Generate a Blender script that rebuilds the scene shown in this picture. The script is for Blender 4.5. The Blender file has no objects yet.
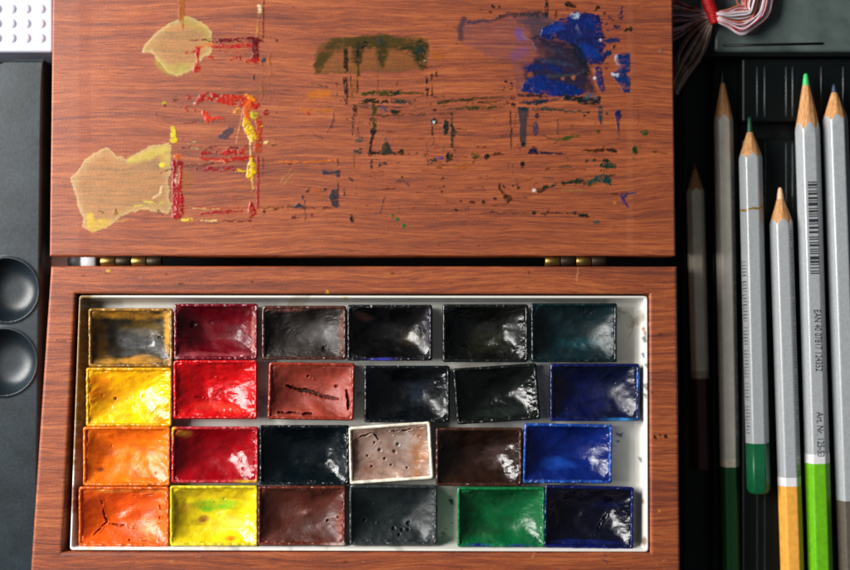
import bpy, math, random
import numpy as np
from mathutils import Vector, Matrix
random.seed(7); np.random.seed(7)
C = bpy.context.scene.collection
S = 0.0003            # metres per photo pixel at the box top (z = 0)
H = 1250.0            # camera height above the box top, in the same pixels
CX, CY = 425.0, 285.0
TABLE_Z = -112.0
PI = math.pi

def w(px, py, z=0.0):
    k = (H - z) / H
    return ((px - CX) * k, -(py - CY) * k)
def lin(c):
    return tuple(((v / 255) / 12.92 if v / 255 <= .04045 else ((v / 255 + .055) / 1.055) ** 2.4) for v in c[:3])

# ------------------------------------------------------------------ noise
def _hash(ix, iy, seed):
    n = (ix.astype(np.int64) * 374761393 + iy.astype(np.int64) * 668265263 + seed * 974634777) & 0x7fffffff
    n = ((n ^ (n >> 13)) * 1274126177) & 0x7fffffff
    return ((n ^ (n >> 16)) & 0xffff) / 65535.0
def vnoise(x, y, seed=0):
    ix = np.floor(x); iy = np.floor(y); fx = x - ix; fy = y - iy
    fx = fx * fx * (3 - 2 * fx); fy = fy * fy * (3 - 2 * fy)
    a = _hash(ix, iy, seed); b = _hash(ix + 1, iy, seed); c = _hash(ix, iy + 1, seed); d = _hash(ix + 1, iy + 1, seed)
    return (a + (b - a) * fx) * (1 - fy) + (c + (d - c) * fx) * fy
def fbm(x, y, s, seed=0, octv=3):
    """-1..1, s = feature size in pixels"""
    r = 0; a = 1; t = 0
    for i in range(octv):
        r = r + a * (vnoise(x / s * 2 ** i, y / s * 2 ** i, seed + i * 17) * 2 - 1); t += a; a *= .55
    return r / t
def sst(a, b, x):
    t = np.clip((x - a) / (b - a), 0, 1); return t * t * (3 - 2 * t)

# ------------------------------------------------------------------ dried paint layers
def sd_poly(x, y, pts):
    d = np.full(x.shape, 1e9); ins = np.zeros(x.shape, bool); n = len(pts)
    for i in range(n):
        x0, y0 = pts[i]; x1, y1 = pts[(i + 1) % n]
        ex, ey = x1 - x0, y1 - y0; l2 = ex * ex + ey * ey + 1e-9
        t = np.clip(((x - x0) * ex + (y - y0) * ey) / l2, 0, 1)
        d = np.minimum(d, np.hypot(x - x0 - t * ex, y - y0 - t * ey))
        if y0 != y1:
            ins ^= ((y0 > y) != (y1 > y)) & (x < (x1 - x0) * (y - y0) / (y1 - y0) + x0)
    return np.where(ins, -d, d)
def sd_line(x, y, pts):
    d = np.full(x.shape, 1e9)
    if len(pts) == 1: pts = [pts[0], (pts[0][0] + .01, pts[0][1], pts[0][2])]
    for (x0, y0, r0), (x1, y1, r1) in zip(pts, pts[1:]):
        ex, ey = x1 - x0, y1 - y0; l2 = ex * ex + ey * ey + 1e-9
        t = np.clip(((x - x0) * ex + (y - y0) * ey) / l2, 0, 1)
        d = np.minimum(d, np.hypot(x - x0 - t * ex, y - y0 - t * ey) - (r0 + (r1 - r0) * t))
    return d
class Paint:
    def __init__(s, x, y):
        s.x, s.y = x.astype(float), y.astype(float); n = len(x)
        s.col = np.zeros((n, 3)); s.a = np.zeros(n); s.h = np.zeros(n); s.wet = np.zeros(n)
    def put(s, pts, color, alpha=1., warp=1.5, brk=0., h=.6, soft=.95, wet=1., edge=None, var=.25, seed=None, ws=5., bs=(5., 2.)):
        seed = seed if seed is not None else int(abs(pts[0][0] * 13 + pts[0][1] * 7)) % 9973
        R = max([p[2] for p in pts]) if len(pts[0]) == 3 else 0
        m = R + warp * 2 + soft * 3 + 2
        xs = [p[0] for p in pts]; ys = [p[1] for p in pts]
        idx = np.nonzero((s.x > min(xs) - m) & (s.x < max(xs) + m) & (s.y > min(ys) - m) & (s.y < max(ys) + m))[0]
        if not len(idx): return
        x, y = s.x[idx], s.y[idx]
        xw = x + warp * fbm(x, y, ws, seed) + .9 * fbm(x, y, 1.8, 501) + .35 * fbm(x, y, 1., 503); yw = y + warp * fbm(x, y, ws, seed + 5) + .9 * fbm(x, y, 1.8, 502)
        d = sd_line(xw, yw, pts) if len(pts[0]) == 3 else sd_poly(xw, yw, pts)
        m = 1 - sst(-soft, soft, d)
        if brk > 0:
            n = fbm(x / bs[0] * 3, y / bs[1] * 3, 3, seed + 9)
            m = m * sst(brk - 1.1, brk - .62, n * 1.2)
        if len(pts[0]) == 3 and h > .35 and wet > 0: m = m * (1 - .7 * sst(.2, .6, fbm(x / 1.5, y, 2.0, seed + 31)))
        a = m * alpha * (1 if wet == 0 else (1 - .45 * sst(.05, .55, fbm(x / 2.2, y, 2.6, seed + 21)) * (1 - sst(4, 9, -d))))
        if edge is not None:      # thicker pigment at the dried rim
            a = m * (alpha + (edge - alpha) * np.exp(-np.clip(-d, 0, 99) / 2.6))
        lc = np.array(lin(color)); c = lc * (.62 if lc.max() < .62 else .8) * (1 + var * fbm(x, y, 4, seed + 3))[:, None]
        s.col[idx] = (s.col[idx] * (s.a[idx] * (1 - a))[:, None] + c * a[:, None]) / np.maximum(s.a[idx] * (1 - a) + a, 1e-4)[:, None]
        s.a[idx] = s.a[idx] * (1 - a) + a
        t = sst(0, 2.5, -d) if h > .4 else 1
        s.h[idx] = np.maximum(s.h[idx], m * h * .5 * (.5 + .25 * t + .35 * fbm(x, y, 3.2, seed + 1) + .25 * fbm(x, y, 1.6, seed + 2)))
        s.wet[idx] = s.wet[idx] * (1 - m) + wet * m
    def ln(s, *args, **k):       # ln(x0,y0,r0, x1,y1,r1, ..., color)
        *v, color = args
        s.put([tuple(v[i:i + 3]) for i in range(0, len(v), 3)], color, **k)

RED = (196, 20, 18); DRED = (112, 10, 20); ORG = (214, 92, 14); AMB = (178, 100, 18); YEL = (226, 186, 16)
PYEL = (206, 188, 104); OLI = (58, 58, 20); BLK = (24, 24, 22); SLA = (52, 58, 74); NAV = (14, 28, 84); BLU = (10, 48, 140)
DGR = (10, 58, 44); GRN = (20, 110, 56); BRN = (74, 34, 14); TEA = (16, 78, 84)

def paint_lid(P):
    p = P.ln; q = P.put
    # pale vertical wear bands in the varnish
    q([(79, -60), (91, -60), (91, 262), (79, 262)], (150, 56, 34), alpha=.22, h=0, wet=.0, warp=.5, soft=1.2, var=.1)
    q([(30, -60), (79, -60), (79, 262), (30, 262)], (168, 120, 104), alpha=.12, h=0, wet=.0, warp=.5, soft=1.2, var=.1)
    q([(627, -60), (633, -60), (633, 262), (627, 262)], (226, 150, 104), alpha=.07, h=0, wet=0., warp=.4, soft=1.5, var=.1)
    # random faint brush residue and specks
    rr = random.Random(3)
    for i in range(150):
        x = rr.choice([rr.uniform(170, 640), rr.uniform(240, 620), rr.uniform(330, 560)]); y = rr.choice([rr.uniform(80, 230), rr.uniform(90, 200), rr.uniform(0, 250)])
        c = rr.choice([BRN, BLK, SLA, ORG, AMB, DRED] if x < 420 else [BRN, BLK, SLA, DGR, BRN])
        r = rr.uniform(.35, .95)
        if rr.random() < .5: p(x, y, r, x + rr.uniform(2, 18), y + rr.uniform(-.6, .6), r * .6, c, brk=.75, alpha=.75, h=.2)
        else: p(x, y, r, c, alpha=.8, h=.3)
    for i in range(26):
        x = rr.choice([261, 338, 354, 427, 433, 511, 518, 605]) + rr.uniform(-2, 2); y = rr.uniform(60, 200)
        p(x, y, .6, x + rr.uniform(-.6, .6), y + rr.uniform(5, 22), .4, rr.choice([BRN, BLK, SLA]), brk=.9, alpha=.7, h=.2, bs=(2, 5))
    # yellow washes at left
    b1 = [(142.5, 51), (148, 42), (157, 32), (170, 23), (180, 19), (187, 16), (197, 20), (207, 25), (212.5, 31), (212, 42), (211, 55), (203, 58), (195, 67), (185, 73), (177, 77), (168, 72.5), (160, 62), (150, 52)]
    q(b1, (236, 222, 146), alpha=.2, edge=.6, warp=2.2, h=.25, wet=.7, var=.12, ws=9)
    p(186, 22, 4, 205, 30, 4, 207, 42, 3, (198, 186, 84), alpha=.35, soft=3, h=.1)
    p(158, 62, 3, 168, 70, 5, 185, 68, 5, (204, 196, 92), alpha=.5, soft=3, h=.1)
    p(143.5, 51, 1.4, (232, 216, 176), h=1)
    b2 = [(71, 179), (77.5, 170), (87.6, 159), (98.7, 150), (106, 149), (117, 155), (128, 159), (139, 152.5), (150, 147), (159.5, 146), (167, 143), (171.5, 146), (172, 157), (170.5, 172), (168.6, 183), (170.5, 203), (168.6, 214), (157.6, 212), (144.7, 209.5), (132, 211.5), (119, 217), (108, 227), (93, 232.6), (82, 227), (84, 218), (78, 205), (76.6, 194)]
    q(b2, (232, 214, 146), alpha=.22, edge=.58, warp=2.5, h=.25, wet=.7, var=.12, ws=9)
    p(90, 216, 4, 92, 226, 5, 106, 223, 4, (222, 186, 66), alpha=.75, soft=2.5, h=.3)
    p(130, 160, 3, 150, 154, 5, 166, 150, 4, 164, 164, 4, (216, 200, 88), alpha=.6, soft=3, h=.3)
    p(162, 165, 2.6, (240, 206, 40), h=.6); p(137, 206, 3, 150, 203, 3, 163, 203, 2, (222, 204, 84), alpha=.6, soft=2, h=.3, brk=.9)
    p(153, 198, .9, 160, 193, 1.2, 162.5, 186, 1, (240, 196, 150), h=1, warp=.8)
    p(115, 209, 1.6, 115.5, 214, 2.2, (176, 110, 20), h=.8); p(99, 211, .8, 104, 213, .7, BRN, alpha=.8); p(117, 222, .6, 128, 220.5, .5, (212, 160, 80), alpha=.8)
    p(158, 211, 1.5, 162, 214, 1, BRN, alpha=.7)
    p(173, 129, 2.6, 173.3, 140, 3, (218, 202, 36), h=.5)
    p(184, 180, 9, (196, 160, 92), alpha=.22, soft=6, h=0)
    # amber verticals
    p(181.7, -10, 3, 181.8, 18, 2.8, 183, 31, .6, AMB, alpha=.85, h=.4, warp=1)
    p(181, -5, 1, 181, 15, 1, (96, 52, 14), alpha=.7, brk=.9, bs=(2, 8))
    p(260, 6, 2, 260, 12, 1.2, (226, 204, 160), h=.7); p(259, 13, 1.3, 257, 37, 1.4, (196, 132, 60), brk=.95, bs=(2, 6)); p(263.5, -10, .9, 263, 38, .9, DRED, alpha=.8, warp=.8)
    p(261.7, 62, 1.8, 261.5, 82, 1.6, 262, 98, 1, AMB, alpha=.8, brk=.95, bs=(2, 7)); p(270, 55, 1.5, 270, 84, 1.4, 270, 100, .8, AMB, alpha=.75, brk=.95, bs=(2, 7))
    p(276, 41, 1.2, BLK); p(263, 60, 2.6, SLA, h=.8); p(253, 75, 1, 254, 79, .8, (40, 20, 40))
    # upper red comb
    p(190, 40, .6, 204, 40, 1, 222, 40.5, 2, 242, 39.5, 2, 256, 40, 3, 263, 41, 1, DRED, brk=.55, h=.9)
    p(210, 45, 2, 228, 46, 2.6, 245, 45, 2.4, 258, 46, 2, RED, brk=.8, h=.6)
    p(255, 41, 3.6, 255, 58, 3.8, DRED, brk=.6, h=.9); p(247, 61, 2.5, 258, 61, 3, RED, brk=.7, h=.8)
    p(198, 47, 2, 207, 45, 1.5, 215, 43, 1, ORG, brk=.6); p(197.5, 48, 2.6, 197.5, 60, 2, 196.5, 69, 3.6, RED, brk=.45, h=.9)
    p(186, 53, 1.2, 195, 51, 1.6, RED, brk=.7, alpha=.8); p(210, 57, 2, 213, 59, 1, RED, brk=.6); p(231, 59, 3, 238, 58, 3.2, RED, brk=.85, h=.8)
    p(220, 50, 3, 248, 51, 3.5, (196, 80, 70), brk=1.05, alpha=.6, h=.2)
    # middle red band with yellow
    p(195, 102, 2.4, 206, 96, 3.8, 220, 99, 4, RED, brk=.6, h=1.1); p(224, 99, 5, 240, 101, 5, 253, 101, 4, (206, 38, 14), brk=.55, h=1.1)
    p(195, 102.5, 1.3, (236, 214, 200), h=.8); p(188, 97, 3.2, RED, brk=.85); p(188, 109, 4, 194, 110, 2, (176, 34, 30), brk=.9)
    p(204, 112, 2.6, 209, 120, 3, 216, 117, 1.5, 223, 119, 2, (216, 52, 22), brk=.6, h=.9)
    p(247, 97, 3.4, 253, 100, 3, (226, 128, 16), h=.9, brk=.7); p(250, 104, 3, 254, 108, 3, 258, 104, 2, RED, brk=.5, h=1)
    p(237, 111, 4, (224, 150, 22), brk=.75, h=1); p(247, 103, 3.4, 247, 118, 3.8, ORG, brk=.55, h=1)
    p(255, 115, 4.2, (206, 200, 40), brk=.7, h=1); p(246, 122, 3.8, 250, 131, 4.6, 253, 138, 4.2, YEL, brk=.4, h=1.5); p(261, 125, 2.6, YEL, brk=.6, h=.9)
    p(259, 118, 2.8, 259, 136, 2.8, 258, 149, 3.6, (200, 60, 18), brk=.6, h=1); p(266, 112, 3, DRED, brk=.7, h=.8); p(266, 142, 2.2, (232, 206, 140), brk=.6, h=1)
    p(243, 110, .5, 236, 143, .5, (224, 160, 120), alpha=.8, warp=.3, soft=.4); p(250.3, 136, .6, 250.3, 155, .6, (238, 222, 150), warp=.4)
    q([(216.7, 137.5), (223, 131.7), (230, 126), (235, 127), (232.5, 133), (228, 139), (222, 139)], (72, 54, 66), warp=1, h=.3, alpha=.92, wet=.4)
    p(165, 103, 2, (196, 172, 40), brk=.8); p(164, 106, 1.4, BRN); p(174, 100, 2, 177, 99, 1.4, BRN, alpha=.7, brk=.8); p(157, 114, 2, BRN, brk=.7, alpha=.7)
    p(182, 105, 2, BRN, brk=.8, alpha=.7); p(188, 143, 1, 196, 142, 1, (186, 170, 110), alpha=.7); p(192, 148, 1, 198, 149, 1, (196, 180, 120), alpha=.7)
    # lower red frame
    p(183, 147, 2, 192, 148, 1.2, DRED, brk=.85); p(201, 148, 1.6, 250, 147, 1.4, DRED, brk=.95, h=.6); p(202, 153, 2, 209, 152.5, 1.6, (176, 14, 18), h=.8)
    p(219, 152, 3, 233, 152, 3.4, (200, 26, 20), brk=.65, h=1.1); p(240, 152, 2.6, 247, 151, 2, RED, brk=.6, h=.9)
    p(197, 158, 1.4, 215, 160, 2.2, 238, 159, 2.6, 252, 157, 3, (188, 26, 22), brk=.55, h=1); p(208, 161, 1, 224, 161.5, 1.2, (222, 120, 90), brk=.8)
    p(184, 166, .8, 205, 165, 1, 214, 162, .9, (110, 54, 40), alpha=.8); p(196, 169, 1.2, 222, 169, 2.6, 247, 169, 1.6, (170, 20, 40), brk=.7, h=.8)
    p(251, 158, 2, 252, 170, 5, 249, 176, 3.6, YEL, brk=.35, h=1.7); p(236, 170.5, 1, 247, 172, 1.4, YEL, brk=.6, h=1); p(251.7, 176, 1.2, 253, 188, .6, (230, 200, 80), alpha=.8)
    p(258, 157, 1.2, 258, 180, 1., 257.5, 208, 1.2, (176, 16, 34), h=.8, warp=.7)
    p(174, 162, 2, 174, 190, 1.8, 175, 216, 3, (176, 14, 24), brk=.35, h=1); p(181, 163, 1.5, 180.5, 188, 1.4, (196, 24, 30), brk=.4, h=1)
    p(178, 187, 3.6, 179.5, 202, 4, 178.5, 214, 4.4, (186, 10, 26), brk=.4, h=1.3); p(177, 157, 3, 184, 158, 3.6, ORG, brk=.7, h=.9); p(178, 164, 3.8, (156, 14, 20), brk=.5, h=1)
    p(160, 173, .6, 173, 169, 1, (120, 14, 24), alpha=.8); p(176, 175, .8, 176, 183, .8, (240, 190, 170), h=1); p(175, 206, .7, 175, 214, .8, (232, 150, 150), h=1, brk=.5)
    p(185, 207.5, .8, 222, 207.8, .8, 254, 207.3, .8, (196, 60, 40), brk=.7); p(190, 208.5, .6, 218, 209, .6, (224, 196, 120), brk=.7)
    p(201, 214, .9, 214, 212, 1.6, 240, 212, 1.6, (176, 14, 34), brk=.55, h=.8); p(252, 212, 4, 251, 203, 1.6, (176, 16, 22), brk=.4, h=1.2); p(251, 216, 2, (150, 10, 20))
    p(184, 220, 1.8, 195, 220, 1.6, (226, 196, 60), brk=.55, h=.7); p(202, 220.5, .8, 217, 220.5, .8, (226, 206, 130), brk=.5); p(222, 221, .8, 250, 221, 1.1, DRED, brk=.8)
    p(211, 196, 1, 235, 196, 1.4, (190, 74, 60), brk=1., alpha=.6); p(264, 212, 1.4, BRN); p(273, 208.6, 1, 292, 207, 1, BRN, brk=.75)
    # orange glaze
    p(310, 95, 3.6, 328, 93, 3.6, (222, 128, 30), alpha=.45, soft=3, h=.1); p(300, 110, 2, 335, 110, 2.2, (216, 120, 30), alpha=.5, soft=2, h=.1, brk=.9); p(308, 113, 1.7, (196, 60, 40)); p(265, 112, 2, (200, 40, 30), brk=.5)
    p(275, 101, .8, 330, 101, .7, (190, 110, 70), alpha=.5, brk=.9)
    p(310, 83, .5, 327, 87, .9, (76, 66, 60), alpha=.8, warp=.6); p(334, 113, .8, 331, 127, 1.2, 327, 132, .6, SLA, alpha=.55); p(312, 134, .8, 322, 138, .7, SLA, alpha=.5)
    # slate marks
    p(270, 161.5, .8, 300, 161.8, 1, 337, 160.5, 1.2, (218, 110, 28), brk=.75, h=.5); p(337.5, 159, .7, 338, 180, .8, 338, 205, .7, (70, 44, 40), brk=.75, bs=(2, 6))
    p(324, 172, 2.4, 328, 172.5, 1.2, 334, 172.5, 1.4, 337, 172.5, 3, SLA, h=.8, warp=1); p(338, 176, 1.6, SLA)
    q([(331, 190), (337, 189), (339, 194), (338, 201), (339, 207), (334, 208.5), (331, 203), (329, 197)], (56, 52, 60), warp=1.4, h=.6, wet=.8)
    p(260, 208, .9, 292, 207.5, 1, (150, 80, 40), brk=.85); p(292, 207.8, .9, 312, 207.5, 1, 331, 207.5, 1, (96, 44, 30), brk=.6); p(294.5, 207, .9, 299, 205.5, 2.6, 303, 207, .8, SLA, h=.8)
    p(307, 190.5, 2, 309, 189, 1, (64, 40, 32)); p(302, 197, 1.6, SLA); p(325, 190, 1.8, (70, 44, 30)); p(305, 201, .6, 305, 220, .6, (76, 58, 56), brk=.5, bs=(2, 6)); p(292, 217.5, 1, 303, 218, 1, (80, 40, 36), brk=.7)
    p(312, 215.5, 1.6, (92, 30, 24)); p(343.5, 190, .9, 344.5, 195, .9, (56, 40, 36)); p(351.5, 215.5, 1.2, 352.5, 221, 1.9, (36, 30, 24), h=.8); p(350, 178, 1.6, 353, 181, .6, (60, 50, 46))
    for (x, y, r) in [(392, 216, 2), (397.4, 219, 1.8), (404, 226, 2.3)]: p(x, y, r, GRN, h=.7, warp=.5)
    for (x, y) in [(388, 227), (394, 225), (396, 229), (404, 232), (398, 212)]: p(x, y, 1.3, (120, 116, 60), alpha=.5, brk=.8)
    p(402, 177, 1.2, BLK); p(395.5, 180, 1, 403, 181, 1.1, 408.7, 185.5, 1.3, SLA, alpha=.75, brk=.7); p(384.5, 197, .8, 382, 205, .9, 380, 213, .7, SLA, alpha=.6); p(388, 189, 1, (90, 70, 60), alpha=.7)
    p(281, 182, .6, 292, 170, .6, (190, 160, 80), alpha=.5); p(285, 184, .6, 296, 172, .6, (190, 160, 80), alpha=.4)
    # olive stroke
    ol = [(314, 55), (318, 45), (330, 38), (345, 37.5), (367, 36), (383, 34), (400, 37.5), (417, 36), (427, 39), (429, 50), (427.5, 63), (423, 72), (415, 69), (400, 72), (380, 72.5), (367, 70), (357, 73), (345, 72.5), (327, 74), (316, 74)]
    q(ol, (124, 88, 40), alpha=.55, edge=.75, warp=1.6, h=.2, wet=.6, ws=6)
    p(318, 68, 5, 322, 58, 6, 333, 44, 5, 350, 43, 5, 380, 41, 6.5, 405, 44, 6, 424, 48, 5, (62, 60, 22), alpha=.85, soft=2.4, h=.3, warp=2.5)
    p(320, 50, 2, 342, 52, 1, (130, 74, 40), alpha=.7, soft=1.5, h=.1)
    p(358, 48, 6, 357, 60, 5, (40, 44, 16), alpha=.85, soft=2, h=.4); p(382, 48, 7, 382, 58, 5, 381, 66, 2, (36, 52, 18), alpha=.85, soft=2.5, h=.4)
    p(406, 49, 5, 414, 52, 5, (30, 48, 24), alpha=.85, soft=2, h=.5, brk=.6); p(421, 44, 5, 420, 58, 6.5, 424, 68, 3, (34, 46, 18), alpha=.9, soft=1.5, h=.6, brk=.55)
    p(366, 44, 2.4, 362, 49, 1.6, BLK, h=.8, brk=.5); p(380, 41, 3, SLA, brk=.85, h=.6); p(420, 51, 4.4, (30, 54, 54), brk=.8, h=.9); p(427, 47, 1.6, (20, 36, 30), h=.8); p(425, 60, 1, (220, 220, 180), brk=.4)
    p(346, 50, 2.4, 345.5, 74, 2.2, 345.5, 96, 2.2, 346, 104, 1.2, (30, 30, 20), brk=.5, h=.7, bs=(3, 5)); p(345, 62, 1, 345.5, 66, 1, DRED, alpha=.7)
    p(355, 66, 3.6, 354, 96, 3.6, (142, 96, 30), alpha=.55, h=.2, brk=.7, bs=(3, 8)); p(358.5, 64, 1, 357.5, 92, 1, (46, 40, 20), brk=.75, bs=(2, 6)); p(351, 70, .7, 351, 95, .7, (60, 50, 24), brk=.9, bs=(2, 6))
    p(358, 50, 2, 358, 62, 2.3, (26, 28, 18), brk=.5, bs=(3, 6)); p(378, 64, .5, 377, 92, .5, (120, 66, 40), alpha=.7)
    p(362, 94, 1.6, 374, 92.5, 2.6, 392, 93.5, 2.4, 402, 92.5, 1.6, 424, 93.5, .5, (64, 66, 20), brk=.4, h=.7); p(394, 94, 1.8, 398, 93, 1.8, (24, 44, 34), h=.6)
    p(360, 102, 1.6, 366, 101, 2.3, 386, 101.5, 2, (42, 38, 22), brk=.4, h=.8); p(392, 101, 2.4, 404, 101.5, 2.2, (28, 56, 50), brk=.4, h=.7); p(408, 101, 2.4, 414, 101, 2, (60, 60, 60), brk=.75)
    p(362, 107, .8, 418, 107, .6, (56, 44, 40), brk=.95); p(353, 106, 1.6, 366, 107, 1, (60, 50, 22), brk=.8)
    p(426, 77, 1.2, 426.5, 83, 1.3, BLK, brk=.3); p(436, 72, 1, 436.5, 76, 1, (60, 34, 24)); p(427.5, 88, 1.1, 427, 95, 1.3, BLK, brk=.4); p(432, 91, 1.3, 431.5, 95, 1.3, (40, 44, 24)); p(432, 75, .8, 431, 80, .8, BRN)
    p(436, 55, 4, 441, 56, 3, (196, 112, 30), alpha=.6, soft=1.5, h=.3, brk=.6)
    p(355, 109, 2.6, 354.5, 115, 1.8, BLK, brk=.5, h=.8); p(352.5, 117, .8, 353, 134, .9, (70, 50, 46), brk=.7, bs=(2, 5)); p(357.5, 127, 1, 358, 133, 1.2, BLK, brk=.6); p(358, 139, 4.2, (74, 78, 80), brk=.85, bs=(4, 2)); p(357.5, 151, 4.4, (60, 64, 60), brk=.8, bs=(5, 1.6))
    p(374, 104, 1.8, 374, 118, 2.6, 373.5, 128, 2.2, (70, 66, 22), brk=.45, h=.7); p(370, 118, .7, 370, 124, .7, BRN); p(372.5, 132, 3.4, (26, 28, 20), brk=.4, h=.9); p(372.5, 136, 1.4, 371.5, 143, 1.4, 370.5, 150, .8, BLK, brk=.35, bs=(3, 5))
    p(370, 152.5, 3, (24, 28, 22), brk=.4, h=.9); p(370, 152.5, 1.4, 386, 153, 1.4, 402, 152.5, 1.2, BLK, brk=.25, h=.7); p(401.5, 152.5, 3, (44, 38, 16), brk=.4, h=.8)
    q([(380.5, 154), (382, 146), (384, 142), (388, 142), (390.5, 147), (391.5, 154)], (50, 54, 40), warp=1, h=.7); p(383, 135, 1, 385, 140, 1.8, (84, 92, 120), brk=.75, alpha=.9)
    p(380, 164.5, 1.6, 388, 162.5, 2, 398, 163.5, 2, (50, 54, 56), brk=.65, h=.7); p(370.5, 160, 1, 371.5, 167, 1.3, (44, 44, 40), brk=.4)
    p(409, 153.5, .9, (120, 20, 20)); p(417, 153, 1, (40, 24, 40)); p(424, 156, .7, BRN)
    p(377, 115.3, 1, 400, 115, .9, 424, 114.5, .6, (84, 52, 36), brk=.4); p(392, 111.5, 2, 398, 112.5, 2.3, (26, 38, 30), brk=.3, h=.8); p(382.5, 106, 1.4, 383, 111, 2.6, (72, 84, 110), brk=.75)
    # right olive lines
    p(438, 102.4, 2, 446, 101.5, 1.6, 475, 99, 1.4, 503, 97, .5, (58, 54, 26), brk=.35, h=.6); p(466, 103, .6, 482, 102, 1.2, 500, 101.5, .5, (60, 48, 26), brk=.5); p(455, 108.5, .6, 468, 108, 1.4, 488, 107.5, 1.5, 503, 107, .5, (64, 66, 22), brk=.45, h=.6)
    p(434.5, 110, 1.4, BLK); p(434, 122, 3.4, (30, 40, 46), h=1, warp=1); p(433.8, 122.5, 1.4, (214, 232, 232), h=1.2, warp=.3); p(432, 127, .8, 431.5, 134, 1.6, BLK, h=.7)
    p(433.5, 136, .5, 433.5, 145, .5, (120, 70, 60)); p(434.3, 148, 2.1, (170, 90, 60), brk=.5); p(443.5, 146, 1, 443, 150, 1.1, (100, 110, 60), alpha=.8)
    p(446, 121, 2, 445.5, 127, 3.4, 445, 133, 1.8, (22, 44, 32), brk=.35, h=.9); p(450.5, 113, .8, 451, 122, 1.2, 453, 133, 2.8, 451.5, 138, 1.4, 451.5, 147, 1, (28, 46, 36), brk=.35, h=.8)
    p(449, 157, 3.8, (48, 50, 18), brk=.7, h=.8); p(448, 153, 1.2, 447, 161, 1.4, BLK, brk=.3); p(428, 162.5, 2, 434, 160, 2.4, (40, 56, 60), brk=.4, h=.8); p(437.5, 158, 1.2, 442, 158, 1.2, (84, 74, 140)); p(454.5, 150, 1.2, DRED)
    p(456, 167, 1.5, 463, 166, 2.8, 469, 165.5, 2, (176, 96, 26), alpha=.8, brk=.6); p(436, 166.5, 1, 441, 168, 1.2, (120, 70, 30), alpha=.8); p(474.5, 155, 4, (80, 72, 26), brk=.6, h=.7, warp=2); p(473, 162, 1, BRN)
    p(486.7, 156.5, 2.7, (24, 24, 16), h=1, warp=1); p(492, 154.5, 1.2, 498, 154, 1.8, 503, 154.5, .7, (96, 46, 20), brk=.3); p(478, 146.5, 1, (60, 36, 18)); p(484, 147, 1, DRED)
    p(442.5, 178, 1.4, (70, 56, 40)); p(444, 186.5, 1.2, (70, 34, 20)); p(441.7, 191.5, 1.4, BLK); p(446, 201, 1.5, (170, 90, 30)); p(461, 201, 1.4, (120, 50, 20)); p(469.5, 201.6, 1.2, 473.5, 201.8, 1.4, (90, 34, 14)); p(483, 202.3, 2, BLK, h=.8)
    p(494.5, 198.7, 1.7, BLK, h=.8); p(456, 209.5, 1.6, (50, 30, 24)); p(491.7, 211, 1.2, BLK); p(504, 186.5, 1.4, (40, 40, 36)); p(499, 185, 1.2, 500, 190, 1.1, 505, 195, 1.3, BRN); q([(503, 196), (507, 194), (511, 196), (512, 200), (508, 203.5), (504, 201)], (52, 34, 12), warp=1.6, h=1, brk=.3)
    p(466, 208, .5, 464.5, 213, .5, SLA, alpha=.7); p(469, 207, .5, 467.5, 212, .5, SLA, alpha=.7); p(482, 187, .9, (60, 50, 60)); p(513, 185.5, 1.2, BLK); p(518, 188, 1.3, BLK)
    # blue washes
    wash = [(458, 39), (458, 28), (464, 18), (472, 21), (495, 20), (510, 14), (529, 12), (545, 13), (560, 22), (585, 50), (592, 94), (516, 92), (513, 76), (511, 62), (490, 57), (468, 44)]
    q(wash, (112, 82, 104), alpha=.34, warp=2.2, h=.15, wet=.6, soft=1.5, var=.15)
    p(464, 19, 3, 460, 28, 2.6, 461, 38, 3, SLA, alpha=.75, soft=2, h=.3); p(468, 22.5, 1.8, 482, 21, 1.6, 495, 20.5, .8, (50, 56, 80), alpha=.85, soft=1.2, h=.3)
    p(497, 18, 1.8, 510, 15, 2, 528, 13.5, 2.4, 545, 15, 3, (34, 42, 54), alpha=.9, soft=1.4, h=.5, warp=2.5); p(546, -5, 1.6, 546.5, 16, 1.8, (14, 28, 34), h=.9, warp=.7)
    q([(516, 18), (545, 16), (562, 24), (548, 38), (534, 40), (528, 30)], (58, 66, 84), alpha=.75, soft=3.5, warp=3, h=.2)
    q([(530, 36), (560, 38), (590, 60), (594, 92), (560, 92), (528, 84), (522, 66), (540, 56)], (20, 32, 62), alpha=.93, soft=4, warp=3.5, h=.3, ws=8)
    p(538, 47, 4, 552, 52, 3, 545, 57, 2, (96, 62, 58), alpha=.6, soft=3, h=.1); p(519, 33, 4, 521, 38, 3, (92, 88, 186), alpha=.55, soft=4, h=.15); p(526, 50, 3, 515, 55, 5, (104, 84, 160), alpha=.4, soft=4, h=.1)  # the two blue-violet patches are a soft highlight put into the colour
    p(521, 35, .7, 531, 41, .6, 536, 50, .5, (150, 140, 170), alpha=.6)
    bl = [(539.6, 36), (544, 27), (558, 20), (567.6, 16), (573, 10.6), (583, 11.6), (600, 15.5), (602, 29), (604, 38.6), (603, 52), (608, 56), (602, 64), (590.7, 64), (581, 58), (569.5, 44), (562, 38.6), (550, 38.6)]
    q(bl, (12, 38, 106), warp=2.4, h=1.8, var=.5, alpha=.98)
    p(546, 31, 2.6, 560, 26, 3.6, (14, 62, 168), alpha=.8, soft=2.4, h=2); p(572, 20, 4, 590, 24, 6, (12, 40, 122), alpha=.8, soft=3, h=2.1); p(582, 48, 4, 590, 52, 6, 597, 56, 3, (14, 60, 156), alpha=.8, soft=3, h=1.9)
    p(572, 16, 1.8, 577, 16, 3, (190, 206, 226), alpha=.85, soft=1.6, h=2.2, brk=.3); p(576, 26, 1.2, 580, 34, 1, (110, 110, 150), alpha=.6, soft=1)
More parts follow.
